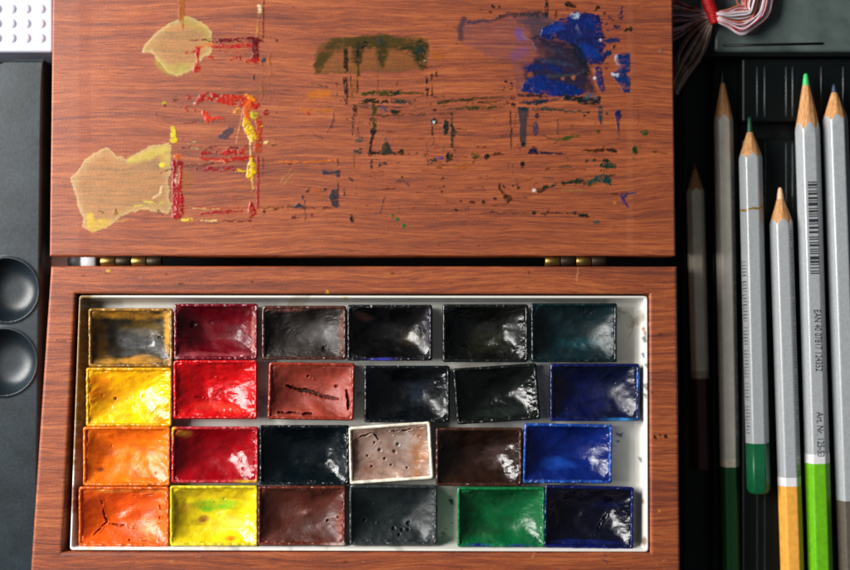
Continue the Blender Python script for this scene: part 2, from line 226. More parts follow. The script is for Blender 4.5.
    for (xa, ya, xb, yb, rr_, cc) in [(552, 33, 566, 28, 1.2, (40, 90, 190)), (574, 30, 584, 46, 1.4, (34, 60, 120)), (586, 20, 598, 28, 1.6, (24, 60, 150)), (540, 60, 574, 66, 1.6, (60, 80, 110)), (548, 48, 572, 58, 2.2, (64, 62, 84)), (530, 86, 560, 90, 1.6, (30, 80, 180)), (556, 86, 580, 92, 1.2, (20, 60, 150))]:
        p(xa, ya, rr_, (xa + xb) / 2, (ya + yb) / 2 - 1.5, rr_ * 1.4, xb, yb, rr_ * .5, cc, alpha=.6, soft=1.8, h=1.2)
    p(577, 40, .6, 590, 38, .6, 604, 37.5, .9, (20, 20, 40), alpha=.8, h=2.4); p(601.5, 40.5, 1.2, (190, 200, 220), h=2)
    p(574, 48, 5, 583, 62, 5, 586, 72, 4, (18, 28, 36), alpha=.9, soft=2, h=1.2, brk=.2)
    p(528, 68, 4, 545, 66, 4, 560, 70, 3, (14, 40, 110), alpha=.9, soft=2.5, h=1, brk=.5)
    lb = [(521, 91), (524, 81), (537, 74), (546, 77), (562, 83), (577, 87), (585, 91), (577, 95), (558, 96.5), (544, 94.6)]
    q(lb, (12, 44, 124), warp=3, h=1.6, var=.5); p(548, 76, 2, 575, 75, 1, 586, 70, .8, (70, 76, 84), alpha=.8, h=.8)
    p(562, 78.5, 1.6, (196, 106, 60), h=.1, alpha=.8); p(573, 77.5, 2.2, (200, 112, 62), h=.1, alpha=.85); p(530, 75, 3, (170, 94, 60), h=.1, alpha=.8, brk=.3); p(588, 86, 4, (92, 56, 44), alpha=.8, soft=2)
    p(598, 69, 3.6, 599, 80, 4, 602, 89, 2.6, (14, 44, 110), h=1.4, warp=1.2, alpha=.92); p(594.6, 78, 1.5, (206, 216, 232), h=1.6, warp=.4)  # the pale dot is a highlight painted onto the blue
    p(566, 97, 2.6, 582, 100, 3.8, 597, 102, 3.4, 598, 98, 2.6, (18, 36, 42), h=1, warp=1.6); p(586, 96.5, 2.4, 594, 96, 2.2, (64, 100, 112), h=.6, alpha=.8)
    p(524, 101.5, 1.4, 536, 102.5, 3, 548, 100.5, 1, (34, 46, 66), h=.8, brk=.3); p(519, 95, 1.5, 540, 96, 2, 548, 95, 2, (60, 40, 48), brk=.7)
    p(605, 40.5, 1.6, 611, 40.5, 2.8, 618, 40, 2, (18, 44, 100), h=1); p(614, 46, 1.8, BRN); p(608, 53, 3.4, (16, 50, 96), h=1); p(607, 66, 3, (100, 60, 60), brk=.9)
    p(625.5, 31, 1.2, 630, 29, 2.6, (28, 32, 14), h=.8); p(614, 26, 1.2, 617.5, 27, 2, (20, 36, 70), brk=.2); p(607, 30, 1.4, NAV); p(612, 29, 1, NAV); p(610, 17, 1.8, NAV, brk=.6); p(620, 17, 2.8, (18, 30, 84), brk=.45, h=.8)
    p(622, 6, 1, 621, 13, 1.6, NAV, brk=.3); p(598, 7, 2, 595, 10, 1, BLK); p(604, 13, 1.3, BRN); p(568, 4, 3, 575, 6, 1, BLK, brk=.4); p(613, 20, 1.1, BRN); p(556, 12, 1, 555, 17, .8, (30, 20, 26)); p(607, 24, 1, NAV)
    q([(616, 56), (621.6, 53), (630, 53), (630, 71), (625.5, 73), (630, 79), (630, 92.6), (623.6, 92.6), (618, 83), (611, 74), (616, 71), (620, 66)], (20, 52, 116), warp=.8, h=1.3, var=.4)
    p(616, 56, 1, 617, 64, 1.6, (170, 186, 214), h=1.3, alpha=.8); p(612, 74, 1.4, 617, 75, 1.6, (190, 204, 226), h=1.4, alpha=.85)  # pale left side: a highlight put into the colour
    p(493, 6, 1.4, BLK); p(499, 6, 1.2, BLK); p(489.6, 12, 1.6, (60, 30, 20)); p(481, 9.5, 1, BRN); p(661, 50.5, 1.8, (150, 120, 110), h=.9)
    # below the blue
    p(513, 98, 1.8, (16, 18, 40), h=.8); p(514, 105, 2.3, (14, 18, 30), h=.9); p(506, 82, 1.5, BLK); p(511, 83, 1.5, NAV); p(504, 88, .9, BRN); p(511, 89, 1, BLK); p(507.5, 102.5, 1.5, DRED, alpha=.7)
    p(510.5, 112, .7, 511, 128, 1, 511, 148, .7, (64, 40, 30), brk=.4, bs=(2, 6)); p(515, 112, .5, 515, 127, .5, SLA, alpha=.6)
    q([(517.5, 107), (529, 107.5), (526.5, 125), (526, 142), (525, 147), (521, 147), (520, 142), (519.5, 125)], (62, 62, 70), alpha=.85, warp=.9, h=.4, edge=1.); p(520, 109, 2.6, 526, 109, 2, (36, 50, 60), h=.6); p(522.8, 144, 2.2, (26, 34, 36), h=.8)
    p(520, 102, .8, 535, 103, 2.2, 546, 101, 1, 560, 99, .5, (34, 44, 64), brk=.3, h=.7); p(533, 109.5, 1, 548, 108.5, 2, 560, 110.5, 1, 590, 112, .5, (56, 66, 64), brk=.25, h=.6)
    p(536.7, 116, 2.6, (18, 26, 64), h=.9); p(535, 124, 2.6, 535, 133, 2.8, (50, 62, 96), alpha=.9, brk=.25); q([(527, 154), (530, 148), (533, 146), (537, 147), (537.5, 153.5)], (16, 22, 60), warp=.8, h=1)
    p(536, 153, 1.7, 550, 153, 1.3, 565, 153.5, .6, (26, 30, 60), brk=.25, h=.6); p(521.7, 163.5, 2.6, (18, 26, 24), h=1, warp=.8); p(522, 167, 1, BLK); p(557, 119, .6, 557.5, 134, .8, (90, 70, 60), brk=.4, bs=(2, 5)); p(541, 135, .5, 554, 140, .8, (96, 70, 40), brk=.4)
    p(585, 115.5, 1.1, BLK); p(588.5, 112.5, 1, BLK); p(606.7, 113.7, 1.6, (26, 30, 70)); p(600, 108, 2.2, 600, 116, 2.2, 601, 124, .8, (44, 66, 76), h=.7, warp=.6); p(618, 114, 3.6, 618, 120, 1.6, 618, 130, .7, (20, 32, 90), h=1.1, warp=.5); p(618, 132, .6, 617.5, 140, .5, SLA, alpha=.5)
    p(642.5, 132.5, 2.6, 646, 132.5, 2.4, (18, 84, 36), h=1, warp=.5); p(634.5, 148.5, 2.4, 634.5, 151.5, 2.8, (18, 66, 22), h=1.1, warp=.5); p(654.7, 151, 2, (84, 70, 24), h=.6); p(666, 154, .6, 655, 152, .6, BRN, alpha=.6); p(598, 131.5, 2, (64, 68, 28), h=.6); p(638, 110, .5, 638, 124, .5, SLA, alpha=.35)
    p(556, 139.5, 1.2, 566, 138, 1.8, 573, 136, 1.3, 579, 135, .4, (62, 84, 30), brk=.2, h=.6); p(555, 143, 1.2, BRN, alpha=.8); p(581, 150.7, .6, 593, 150.5, 1.4, 602, 149.5, 2, (80, 40, 14), brk=.2, h=.8); p(606, 150, 1.2, 612, 150, 2.6, 616, 151.5, 1.6, (44, 32, 26), h=.8, brk=.2)
    p(586.7, 161, 1.9, DGR, h=.7); p(594, 160, 1.5, DGR); p(602, 165, 2.2, 608, 165.5, 3.4, 614, 165.5, 2.6, (8, 60, 44), h=1.1, warp=.8); p(604, 160.5, 1.8, 608, 161, 1.8, (8, 50, 36), h=.9); p(559, 166.5, .8, 566, 165.5, 1.5, 571, 166, .6, (74, 76, 56), brk=.3); p(601, 171, 1.2, (50, 24, 20)); p(545, 169, .9, 549, 169, .7, BRN); p(543, 177, .6, 553, 178, .5, SLA, alpha=.6); p(555, 169, .5, 585, 169.5, .5, BRN, alpha=.7, brk=.7)
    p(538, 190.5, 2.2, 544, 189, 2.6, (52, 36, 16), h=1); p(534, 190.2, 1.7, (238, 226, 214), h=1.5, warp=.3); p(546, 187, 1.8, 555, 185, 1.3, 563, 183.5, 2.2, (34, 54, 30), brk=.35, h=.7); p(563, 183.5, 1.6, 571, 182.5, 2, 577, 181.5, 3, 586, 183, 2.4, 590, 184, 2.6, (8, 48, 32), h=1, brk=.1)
    p(590, 182.5, 2.6, 597, 179, 3, 601, 178, 4, 607, 180, 4.2, 609, 184, 1.4, (14, 74, 66), h=1, warp=1.4); p(607, 176.5, 1.6, 615, 175.3, .5, (14, 50, 40), h=.7); p(562, 190.5, .5, 583, 190.5, .6, (150, 150, 60), brk=.5)
    p(635, 193, .6, 628, 193.5, 1., 622.5, 197, 1.4, (54, 60, 110), h=.5, warp=.8); p(622, 194, .8, 621, 200, 1, (40, 46, 110)); p(622.5, 198, 1.4, 625, 203, 1.9, 627.5, 207, .9, (34, 44, 120), h=.7); p(615, 202, 1.5, (220, 150, 60), alpha=.7)
    p(480, 213, .5, 533, 213.5, .7, 560, 213, .6, 574, 213, .9, 582, 214.5, 1, (60, 44, 40), brk=.35); p(533, 213.5, 1.8, BLK, h=.7); p(547.5, 212, 1.6, (50, 40, 20)); p(579, 215, 1.5, 585, 215.5, 2.1, 588, 217, 1, (12, 34, 30), h=1, warp=1); p(593, 221.5, 1, 598, 222, 1.9, (70, 80, 76), brk=.3)
    p(533, 178, .6, 516, 184, .6, BLK, alpha=.4)

def paint_base(P):
    p = P.ln
    p(108, 271.5, 1.6, (224, 176, 60), h=.6); p(655, 437, 1.6, BLK, brk=.3); p(660, 435, 1.2, (90, 40, 14)); p(666, 437, 2, BLK, brk=.6); p(660, 511, 1.5, (226, 150, 50)); p(649, 325, 1.6, (234, 190, 160))
    p(528, 271, 1, 529, 273, 1, BLK, alpha=.7); p(327, 292, 1.6, (214, 160, 50)); p(578, 268, .6, 577, 280, .6, (230, 160, 110), alpha=.6)
    p(647, 430, 1.2, (60, 20, 10)); p(57, 340, .8, 66, 341, .6, (50, 26, 24), alpha=.6); p(652, 392, 1, (50, 20, 10)); p(606, 556, 1, (60, 60, 90)); p(607, 562, 1.4, 600, 559, .6, (60, 50, 90), alpha=.6)
    rr = random.Random(5)
    for i in range(60):
        x = rr.uniform(40, 676); y = rr.choice([rr.uniform(267, 292), rr.uniform(553, 575), rr.uniform(300, 540)]); r = rr.uniform(.3, .8)
        p(x, y, r, x + rr.uniform(0, 4), y, r, rr.choice([BRN, BLK, (210, 150, 110)]), alpha=.6, h=.1)

def paint_tray(P):
    p = P.ln; q = P.put
    q([(60, 290), (92, 290), (86, 380), (76, 470), (60, 470)], (178, 124, 24), alpha=.9, warp=3, soft=4, h=0, wet=0.3, brk=.25)
    p(76, 300, 8, 120, 302, 3, (150, 134, 84), alpha=.5, soft=4, h=0)
    q([(60, 484), (79, 486), (79, 512), (60, 514)], (170, 72, 16), alpha=.85, warp=2.5, soft=2, h=0)
    p(84, 340, 4, 82, 420, 5, 76, 480, 3, (190, 130, 20), alpha=.5, soft=3, h=0, brk=.7)
    for (x, y, r, c) in [(644, 338, 2.2, (60, 70, 80)), (645, 333, 1.4, (60, 60, 60)), (643, 354, 1.8, (50, 80, 150)), (646, 385, 2.4, (30, 34, 40)), (644, 329, 2, (200, 120, 80)), (645, 395, 1.5, (40, 40, 50)), (640, 459, 1.6, (50, 50, 80)), (646, 365, 1.4, (90, 90, 90)), (642, 500, 1.6, (160, 120, 60)), (644, 540, 2.6, (150, 110, 60))]:
        p(x, y, r, x + 1, y + r * 1.6, r * .7, c, alpha=.8, warp=1, h=.1)
    p(345, 298, 2, (220, 190, 80), alpha=.8); p(617, 434, 1, 622, 436, 3, 618, 440, 2, (40, 90, 120), brk=.85); p(613, 446, 1.4, (40, 60, 110), brk=.4)
    p(450, 498, 2, 453, 504, 1.5, (60, 60, 60), brk=.7); p(444, 535, 3, (90, 90, 90), brk=.9, alpha=.7); p(452, 523, 1, (40, 40, 40)); p(360, 395, 3.4, (100, 74, 60), alpha=.7, brk=.3)
    p(618, 311, .5, 628, 313, .5, 633, 320, .5, 633, 330, .5, 628, 338, .5, (120, 120, 110), alpha=.6, warp=1)
    p(560, 546, 1.6, 610, 548, 1, (60, 80, 140), alpha=.5, brk=.7); p(90, 549, 1.4, (230, 200, 150)); p(205, 548, 1.4, 225, 548, 1, (230, 190, 90), alpha=.6, brk=.6)
    p(262, 390, 4, 262, 415, 4, (130, 110, 100), alpha=.5, brk=.7, soft=2); p(540, 370, 3, 545, 415, 3, (150, 160, 150), alpha=.5, soft=2)
    rw = random.Random(8)
    for i in range(46):
        c = rw.choice([(150, 150, 120), (120, 140, 160), (176, 150, 110), (150, 110, 100), (110, 120, 110)]); X0, Y0 = rw.uniform(85, 645), rw.uniform(300, 548)
        p(X0, Y0, rw.uniform(2, 7), X0 + rw.uniform(-14, 14), Y0 + rw.uniform(-14, 14), rw.uniform(1, 6), c, alpha=rw.uniform(.15, .45), warp=4, soft=2.5, h=0, edge=.5)
    for i in range(90):
        x = np.random.uniform(80, 646); y = np.random.uniform(300, 548)
        p(x, y, np.random.uniform(.4, 1.1), random.choice([BLK, SLA, BRN, (120, 100, 70)]), alpha=.55, h=.1)

# ------------------------------------------------------------------ mesh helpers
def obj(name, V, F, mat, parent=None, col=None, alpha=None, wet=None, smooth=True):
    """V in pixel-world units"""
    V = np.asarray(V, float) * S
    if parent is not None: V = V - np.array(parent.location)[None, :]
    me = bpy.data.meshes.new(name)
    me.from_pydata(V.tolist(), [], F if isinstance(F, list) else F.tolist())
    me.validate(); me.update()
    if smooth: me.polygons.foreach_set('use_smooth', [True] * len(me.polygons))
    if col is not None:
        a = me.color_attributes.new('col', 'FLOAT_COLOR', 'POINT')
        c4 = np.ones((len(V), 4)); c4[:, :3] = np.clip(col, 0, 1)
        a.data.foreach_set('color', c4.ravel())
    for nm, arr in (('cover', alpha), ('wet', wet)):
        if arr is not None:
            a = me.attributes.new(nm, 'FLOAT', 'POINT'); a.data.foreach_set('value', np.asarray(arr, float))
    me.materials.append(mat)
    o = bpy.data.objects.new(name, me); C.objects.link(o)
    if parent is not None: o.parent = parent
    return o
def child_of(o, p):   # sub-part: keep place under a mesh part that has no offset of its own
    o.parent = p; return o
def thing(name, label, cat, loc, group=None):
    o = bpy.data.objects.new(name, None); C.objects.link(o)
    o.empty_display_size = .01; o.location = (loc[0] * S, loc[1] * S, loc[2] * S)
    o['label'] = label; o['category'] = cat
    if group: o['group'] = group
    return o
def grid_faces(nu, nv, off=0):
    i, j = np.meshgrid(np.arange(nu - 1), np.arange(nv - 1), indexing='ij')
    a = (i * nv + j + off).ravel()
    return np.stack([a, a + nv, a + nv + 1, a + 1], 1)
def bil(q, u, v):
    """q: TL, TR, BR, BL world; u to the right, v down"""
    q = [np.array(p, float) for p in q]
    u = u[..., None]; v = v[..., None]
    return (q[0] * (1 - u) + q[1] * u) * (1 - v) + (q[3] * (1 - u) + q[2] * u) * v
def inset(q, d):
    """offset a convex quad inward (TL,TR,BR,BL in world, y up)"""
    n = 4; out = []
    L = []
    for i in range(4):
        a = np.array(q[i], float); b = np.array(q[(i + 1) % 4], float); e = (b - a) / np.linalg.norm(b - a)
        nrm = np.array([e[1], -e[0]])         # clockwise quad: inward is to the right
        L.append((a + nrm * d, e))
    for i in range(4):
        (p, e), (r, f) = L[i - 1], L[i]
        M = np.array([[e[0], -f[0]], [e[1], -f[1]]]); t = np.linalg.solve(M, r - p)
        out.append(p + e * t[0])
    return out
def rquad(q, d, r, ns, na=5):
    q = inset(q, d); out = []
    for i in range(4):
        p = q[i]; a = q[i - 1]; b = q[(i + 1) % 4]
        ea = (a - p) / np.linalg.norm(a - p); eb = (b - p) / np.linalg.norm(b - p)
        s = p + ea * r; t = p + eb * r; c = p + (ea + eb) * r
        for k in range(na):
            th = (k / (na - 1)) * PI / 2
            out.append(c - eb * r * math.cos(th) - ea * r * math.sin(th) if False else c - (eb * math.cos(th) + ea * math.sin(th)) * r)
        nxt = q[(i + 1) % 4]; eb2 = (nxt - p) / np.linalg.norm(nxt - p)
        e1 = nxt - eb2 * r
        for k in range(1, ns[i % 2]):
            out.append(t + (e1 - t) * k / ns[i % 2])
    return np.array(out)
def rings(q, spec, ns):
    """spec: list of (inset, z, radius)"""
    V = []; n = None
    for (d, z, r) in spec:
        P = rquad(q, d, max(r, .05), ns); n = len(P)
        V.append(np.column_stack([P, np.full(n, z)]))
    V = np.concatenate(V); F = []
    for k in range(len(spec) - 1):
        for i in range(n):
            j = (i + 1) % n
            F.append([k * n + i, (k + 1) * n + i, (k + 1) * n + j, k * n + j][::-1])
    return V, F, n
def tube(pts, rad, seg=8, cap=True):
    pts = [Vector(p) for p in pts]; V = []; F = []
    for i, p in enumerate(pts):
        t = (pts[min(i + 1, len(pts) - 1)] - pts[max(i - 1, 0)]).normalized()
        up = Vector((0, 0, 1)) if abs(t.z) < .95 else Vector((1, 0, 0))
        a = t.cross(up).normalized(); b = a.cross(t)
        r = rad[i] if isinstance(rad, (list, tuple)) else rad
        for k in range(seg):
            th = 2 * PI * k / seg; V.append(tuple(p + (a * math.cos(th) + b * math.sin(th)) * r))
        if i:
            for k in range(seg):
                F.append([(i - 1) * seg + k, (i - 1) * seg + (k + 1) % seg, i * seg + (k + 1) % seg, i * seg + k])
    if cap:
        F.append(list(range(seg))[::-1]); F.append([(len(pts) - 1) * seg + k for k in range(seg)])
    return V, F
def box(x0, x1, y0, y1, z0, z1):
    V = [(x, y, z) for z in (z0, z1) for (x, y) in ((x0, y0), (x1, y0), (x1, y1), (x0, y1))]
    F = [[0, 3, 2, 1], [4, 5, 6, 7], [0, 1, 5, 4], [1, 2, 6, 5], [2, 3, 7, 6], [3, 0, 4, 7]]
    return V, F
def bevel(o, wd, seg=3):
    m = o.modifiers.new('bevel', 'BEVEL'); m.width = wd * S; m.segments = seg; m.limit_method = 'ANGLE'; return o

# ------------------------------------------------------------------ materials
def newmat(name):
    m = bpy.data.materials.new(name); m.use_nodes = True
    return m, m.node_tree, m.node_tree.nodes['Principled BSDF']
def node(nt, t, **k):
    n = nt.nodes.new(t)
    for a, b in k.items(): setattr(n, a, b)
    return n
def px_coords(nt, sx=1, sy=1, sz=1):
    tc = node(nt, 'ShaderNodeTexCoord'); mp = node(nt, 'ShaderNodeMapping')
    mp.inputs['Scale'].default_value = (sx / S, sy / S, sz / S)
    nt.links.new(tc.outputs['Object'], mp.inputs['Vector']); return mp.outputs['Vector']
def nz(nt, vec, scale, detail=3, rough=.55, dist=0.):
    n = node(nt, 'ShaderNodeTexNoise'); nt.links.new(vec, n.inputs['Vector'])
    n.inputs['Scale'].default_value = scale; n.inputs['Detail'].default_value = detail; n.inputs['Roughness'].default_value = rough; n.inputs['Distortion'].default_value = dist
    return n.outputs['Fac']
def ramp(nt, fac, stops):
    r = node(nt, 'ShaderNodeValToRGB'); e = r.color_ramp.elements
    while len(e) < len(stops): e.new(.5)
    for i, (p, c) in enumerate(stops):
        e[i].position = p; e[i].color = (*c, 1)
    nt.links.new(fac, r.inputs['Fac']); return r.outputs['Color']
def math_(nt, op, a, b=0.):
    n = node(nt, 'ShaderNodeMath', operation=op)
    for i, v in enumerate((a, b)):
        if isinstance(v, (int, float)): n.inputs[i].default_value = v
        else: nt.links.new(v, n.inputs[i])
    return n.outputs[0]
def mixc(nt, f, a, b, bt='MIX'):
    n = node(nt, 'ShaderNodeMix', data_type='RGBA', blend_type=bt)
    for i, v in ((0, f), (6, a), (7, b)):
        if isinstance(v, (int, float)): n.inputs[i].default_value = v
        elif isinstance(v, tuple): n.inputs[i].default_value = (*v[:3], 1)
        else: nt.links.new(v, n.inputs[i])
    return n.outputs[2]
def bump(nt, bs, h, strength, dist):
    b = node(nt, 'ShaderNodeBump'); b.inputs['Strength'].default_value = strength; b.inputs['Distance'].default_value = dist * S
    nt.links.new(h, b.inputs['Height']); nt.links.new(b.outputs[0], bs.inputs['Normal'])

def wood_material(name, offset=0.):
    m, nt, bs = newmat(name)
    v = px_coords(nt)
    sep = node(nt, 'ShaderNodeSeparateXYZ'); nt.links.new(v, sep.inputs[0])
    lo = node(nt, 'ShaderNodeCombineXYZ'); nt.links.new(math_(nt, 'MULTIPLY', sep.outputs[0], .0045), lo.inputs[0]); nt.links.new(math_(nt, 'MULTIPLY', sep.outputs[1], .0075), lo.inputs[1]); lo.inputs[2].default_value = offset
    wv = nz(nt, lo.outputs[0], 1., 2, .45)
    yy = math_(nt, 'ADD', sep.outputs[1], math_(nt, 'MULTIPLY', wv, 34.))
    def streak(fx, fy, det, off):
        c = node(nt, 'ShaderNodeCombineXYZ'); nt.links.new(math_(nt, 'MULTIPLY', sep.outputs[0], fx), c.inputs[0]); nt.links.new(math_(nt, 'MULTIPLY', yy, fy), c.inputs[1]); c.inputs[2].default_value = off + offset
        return nz(nt, c.outputs[0], 1., det, .6)
    a = streak(.0045, .13, 4, 3.); b = streak(.016, .42, 3, 9.); c_ = streak(.06, 1.15, 2, 15.); big = streak(.004, .022, 2, 41.)
    mott = streak(.5, .8, 2, 21.)
    f = math_(nt, 'ADD', math_(nt, 'MULTIPLY', a, .44), math_(nt, 'ADD', math_(nt, 'MULTIPLY', b, .40), math_(nt, 'ADD', math_(nt, 'MULTIPLY', c_, .30), math_(nt, 'MULTIPLY', mott, .13))))
    f = math_(nt, 'ADD', math_(nt, 'SUBTRACT', f, .22), math_(nt, 'MULTIPLY', big, .2))
    col = ramp(nt, f, [(.28, lin((82, 40, 32))), (.42, lin((118, 58, 38))), (.51, lin((144, 71, 40))), (.60, lin((166, 88, 46))), (.73, lin((184, 110, 64)))])
    # thin dark pores
    pr = streak(.045, .8, 1, 33.)
    pm = node(nt, 'ShaderNodeMapRange'); nt.links.new(pr, pm.inputs[0]); pm.inputs[1].default_value = .30; pm.inputs[2].default_value = .40; pm.inputs[3].default_value = .55; pm.inputs[4].default_value = 0.
    col = mixc(nt, pm.outputs[0], col, lin((84, 42, 34)))
    at = node(nt, 'ShaderNodeAttribute', attribute_name='col'); ca = node(nt, 'ShaderNodeAttribute', attribute_name='cover'); we = node(nt, 'ShaderNodeAttribute', attribute_name='wet')
    col = mixc(nt, ca.outputs['Fac'], col, at.outputs['Color'])
    nt.links.new(col, bs.inputs['Base Color'])
    rg = math_(nt, 'SUBTRACT', math_(nt, 'ADD', .42, math_(nt, 'MULTIPLY', c_, .12)), math_(nt, 'MULTIPLY', we.outputs['Fac'], .2))
    nt.links.new(rg, bs.inputs['Roughness'])
    bs.inputs['Specular IOR Level'].default_value = .5
    bump(nt, bs, math_(nt, 'ADD', c_, math_(nt, 'MULTIPLY', mott, .8)), .22, 1.0)
    return m
def attr_material(name, rough=.3, tex=.3, texscale=.5, spec=.5, coat=0.):
    m, nt, bs = newmat(name)
    at = node(nt, 'ShaderNodeAttribute', attribute_name='col'); nt.links.new(at.outputs['Color'], bs.inputs['Base Color'])
    v = px_coords(nt); n1 = nz(nt, v, texscale, 4); n2 = nz(nt, v, .12, 2)
    we = node(nt, 'ShaderNodeAttribute', attribute_name='wet')
    r = math_(nt, 'ADD', math_(nt, 'MULTIPLY', n1, .25), rough - .12)
    r = math_(nt, 'ADD', r, math_(nt, 'MULTIPLY', we.outputs['Fac'], .3))
    nt.links.new(r, bs.inputs['Roughness']); bs.inputs['Specular IOR Level'].default_value = spec
    bs.inputs['Coat Weight'].default_value = coat; bs.inputs['Coat Roughness'].default_value = .12
    bump(nt, bs, n1, tex, 1.2)
    return m
def plain(name, c, rough=.5, metal=0., var=.15, vs=.08, bstr=.1, bsc=.6, spec=.5, grad=None):
    m, nt, bs = newmat(name)
    v = px_coords(nt); n = nz(nt, v, vs, 4); c = lin(c)
    col = ramp(nt, n, [(.3, tuple(x * (1 - var) for x in c)), (.7, tuple(min(1, x * (1 + var)) for x in c))])
    nt.links.new(col, bs.inputs['Base Color']); bs.inputs['Metallic'].default_value = metal; bs.inputs['Specular IOR Level'].default_value = spec
    n2 = nz(nt, v, bsc, 3); nt.links.new(math_(nt, 'ADD', math_(nt, 'MULTIPLY', n2, .2), rough - .1), bs.inputs['Roughness'])
    bump(nt, bs, n2, bstr, .8); return m

M_wood = wood_material('mahogany_veneer')
M_wood2 = wood_material('mahogany_base', 4.7)
M_tray = attr_material('white_enamel', .38, .06, .3)
M_paint = attr_material('watercolour', .24, .22, .4, .55)
M_cup = attr_material('stained_plastic', .28, .16, .8, .6)
M_brass = plain('brass', (160, 130, 72), .42, 1., .25, .2)
M_bronze = plain('dull_bronze', (62, 50, 38), .55, .8, .3, .2)
M_table = plain('black_cloth', (11, 12, 13), .8, 0, .3, .2, .4, .9, .3)
M_blackpl = plain('black_plastic_insert', (7, 13, 13), .42, 0, .2, .05, .08, .3, .3)
M_blackrib = plain('black_plastic_edge', (34, 46, 46), .25, 0, .2, .05, .08, .3)
M_tin = plain('dark_green_enamel', (82, 94, 91), .42, 0, .35, .03, .1, .5)
M_well = plain('dark_slate_plastic', (27, 37, 43), .36, 0, .4, .03, .07, .35)
M_white = plain('white_plastic', (186, 190, 206), .4, 0, .04, .03, .05)
M_rod = plain('silver_white_cap', (226, 226, 230), .3, 0, .05)
M_grey = plain('grey_band', (96, 98, 100), .4)
M_silver = plain('silver_lacquer', (178, 182, 184), .38, .2, .1, .35, .16, .5)
M_silverdull = plain('dull_silver_lacquer', (250, 234, 206), .45, .0, .12, .09, .1, .5)
M_silvershade = plain('shade_offset_silver_lacquer', (196, 190, 178), .42, .0, .1, .09, .12, .5)  # silver copy, its colour lightened to offset the box's shade
M_ringw = plain('white_lacquer', (226, 222, 224), .35)
M_ink = plain('black_ink', (40, 42, 46), .5)
M_gold = plain('gold_band', (190, 150, 70), .35, .6)

# ------------------------------------------------------------------ table
t = thing
V, F = box(-1400, 1400, -1200, 1200, TABLE_Z - 20, TABLE_Z)
tb = obj('table_surface', V, F, M_table, None, smooth=False); tb['kind'] = 'structure'

# ------------------------------------------------------------------ paint box
box_root = thing('paint_box', 'open wooden paint box, grain running across, its lid smeared with dried paint', 'paint box', (*w(360, 300), TABLE_Z))
def panel(name, quad, depth, step, mat, painter, parent, edge_r=2.2):
    u_len = np.linalg.norm(np.array(quad[1]) - np.array(quad[0])); v_len = np.linalg.norm(np.array(quad[3]) - np.array(quad[0]))
    nu, nv = int(u_len / step), int(v_len / step)
    uu, vv = np.meshgrid(np.linspace(0, 1, nu), np.linspace(0, 1, nv), indexing='ij')
    P = bil(quad, uu, vv)
    x = P[..., 0].ravel(); y = P[..., 1].ravel()
    dx = np.minimum(uu, 1 - uu).ravel() * u_len; dy = np.minimum(vv, 1 - vv).ravel() * v_len
    d = np.clip(np.minimum(dx, dy), 0, edge_r); z = np.sqrt(np.maximum(edge_r ** 2 - (edge_r - d) ** 2, 0)) - edge_r
    pr = Paint(x + CX, CY - y); painter(pr)
    z = z + pr.h + .10 * fbm(x / 6, y, 2.2, 77) + .25 * fbm(x, y, 60, 5)
    V = np.column_stack([x, y, z]); F = grid_faces(nu, nv)[:, ::-1]
    idx = np.arange(nu * nv).reshape(nu, nv)
    loop = np.concatenate([idx[:, 0], idx[-1, 1:], idx[-2::-1, -1], idx[0, -2:0:-1]])
    base = len(V); L = V[loop].copy(); L[:, 2] = -depth; V = np.concatenate([V, L]); n = len(loop)
    k = np.arange(n); k2 = (k + 1) % n
    F2 = np.stack([loop[k], loop[k2], base + k2, base + k], 1)
    F = F.tolist() + F2.tolist() + [list(range(base, base + n))[::-1]]
    z0 = lambda a: np.concatenate([a, np.zeros((n,) + a.shape[1:])])
    return obj(name, V, F, mat, parent, z0(pr.col), z0(pr.a), z0(pr.wet))
lidq = [w(52.6, -44), w(672.6, -44), w(675.8, 256.3), w(49.2, 256.3)]
lid = panel('lid', lidq, 46, .7, M_wood, paint_lid, box_root)

# base frame: four mitred strips with a rounded profile
outer = [w(50.6, 266), w(677, 266.6), w(680.5, 586), w(29.4, 586)]
inner = [w(75.5, 293.6), w(649.5, 294.2), w(650.5, 553.6), w(62, 552.6)]
def frame():
    Vs, Fs, off = [], [], 0
    prof = [(-.0, -108, 0), (0, -2.2, 0), (0, -1.2, .6), (0, -.3, 1.6), (0, 0, 2.6)]
    for i in range(4):
        a, b = np.array(outer[i]), np.array(outer[(i + 1) % 4]); c, d = np.array(inner[i]), np.array(inner[(i + 1) % 4])
        n = int(np.linalg.norm(b - a) / 1.0); mcount = 30
        us = np.linspace(0, 1, n)
        ws_ = [0, 0, .02, .05, .1] + list(np.linspace(.14, .9, mcount)) + [.95, .98, 1, 1]
        zs_ = [-108, -2.2, -.9, -.25, 0] + [0] * mcount + [-.2, -.7, -1.6, -50]
        U, Wt = np.meshgrid(us, np.array(ws_), indexing='ij'); Z = np.tile(np.array(zs_, float), (n, 1))
        A = a + (b - a) * U[..., None]; B = c + (d - c) * U[..., None]
        P = A + (B - A) * Wt[..., None]
        V = np.column_stack([P.reshape(-1, 2), Z.ravel()]); Vs.append(V); Fs.append(grid_faces(n, len(ws_), off)); off += len(V)
    V = np.concatenate(Vs); F = np.concatenate(Fs)
    pr = Paint(V[:, 0] + CX, CY - V[:, 1]); paint_base(pr)
    top = V[:, 2] > -3
    V[:, 2] += np.where(top, pr.h + .1 * fbm(V[:, 0] / 6, V[:, 1], 2.2, 41), 0)
    return V, F[:, ::-1], pr
V, F, pr = frame()
base = obj('base', V, F, M_wood2, box_root, pr.col, pr.a, pr.wet)
bq = inset(outer, 12)
V = [(*p, -46) for p in bq] + [(*p, -50) for p in bq] ; 
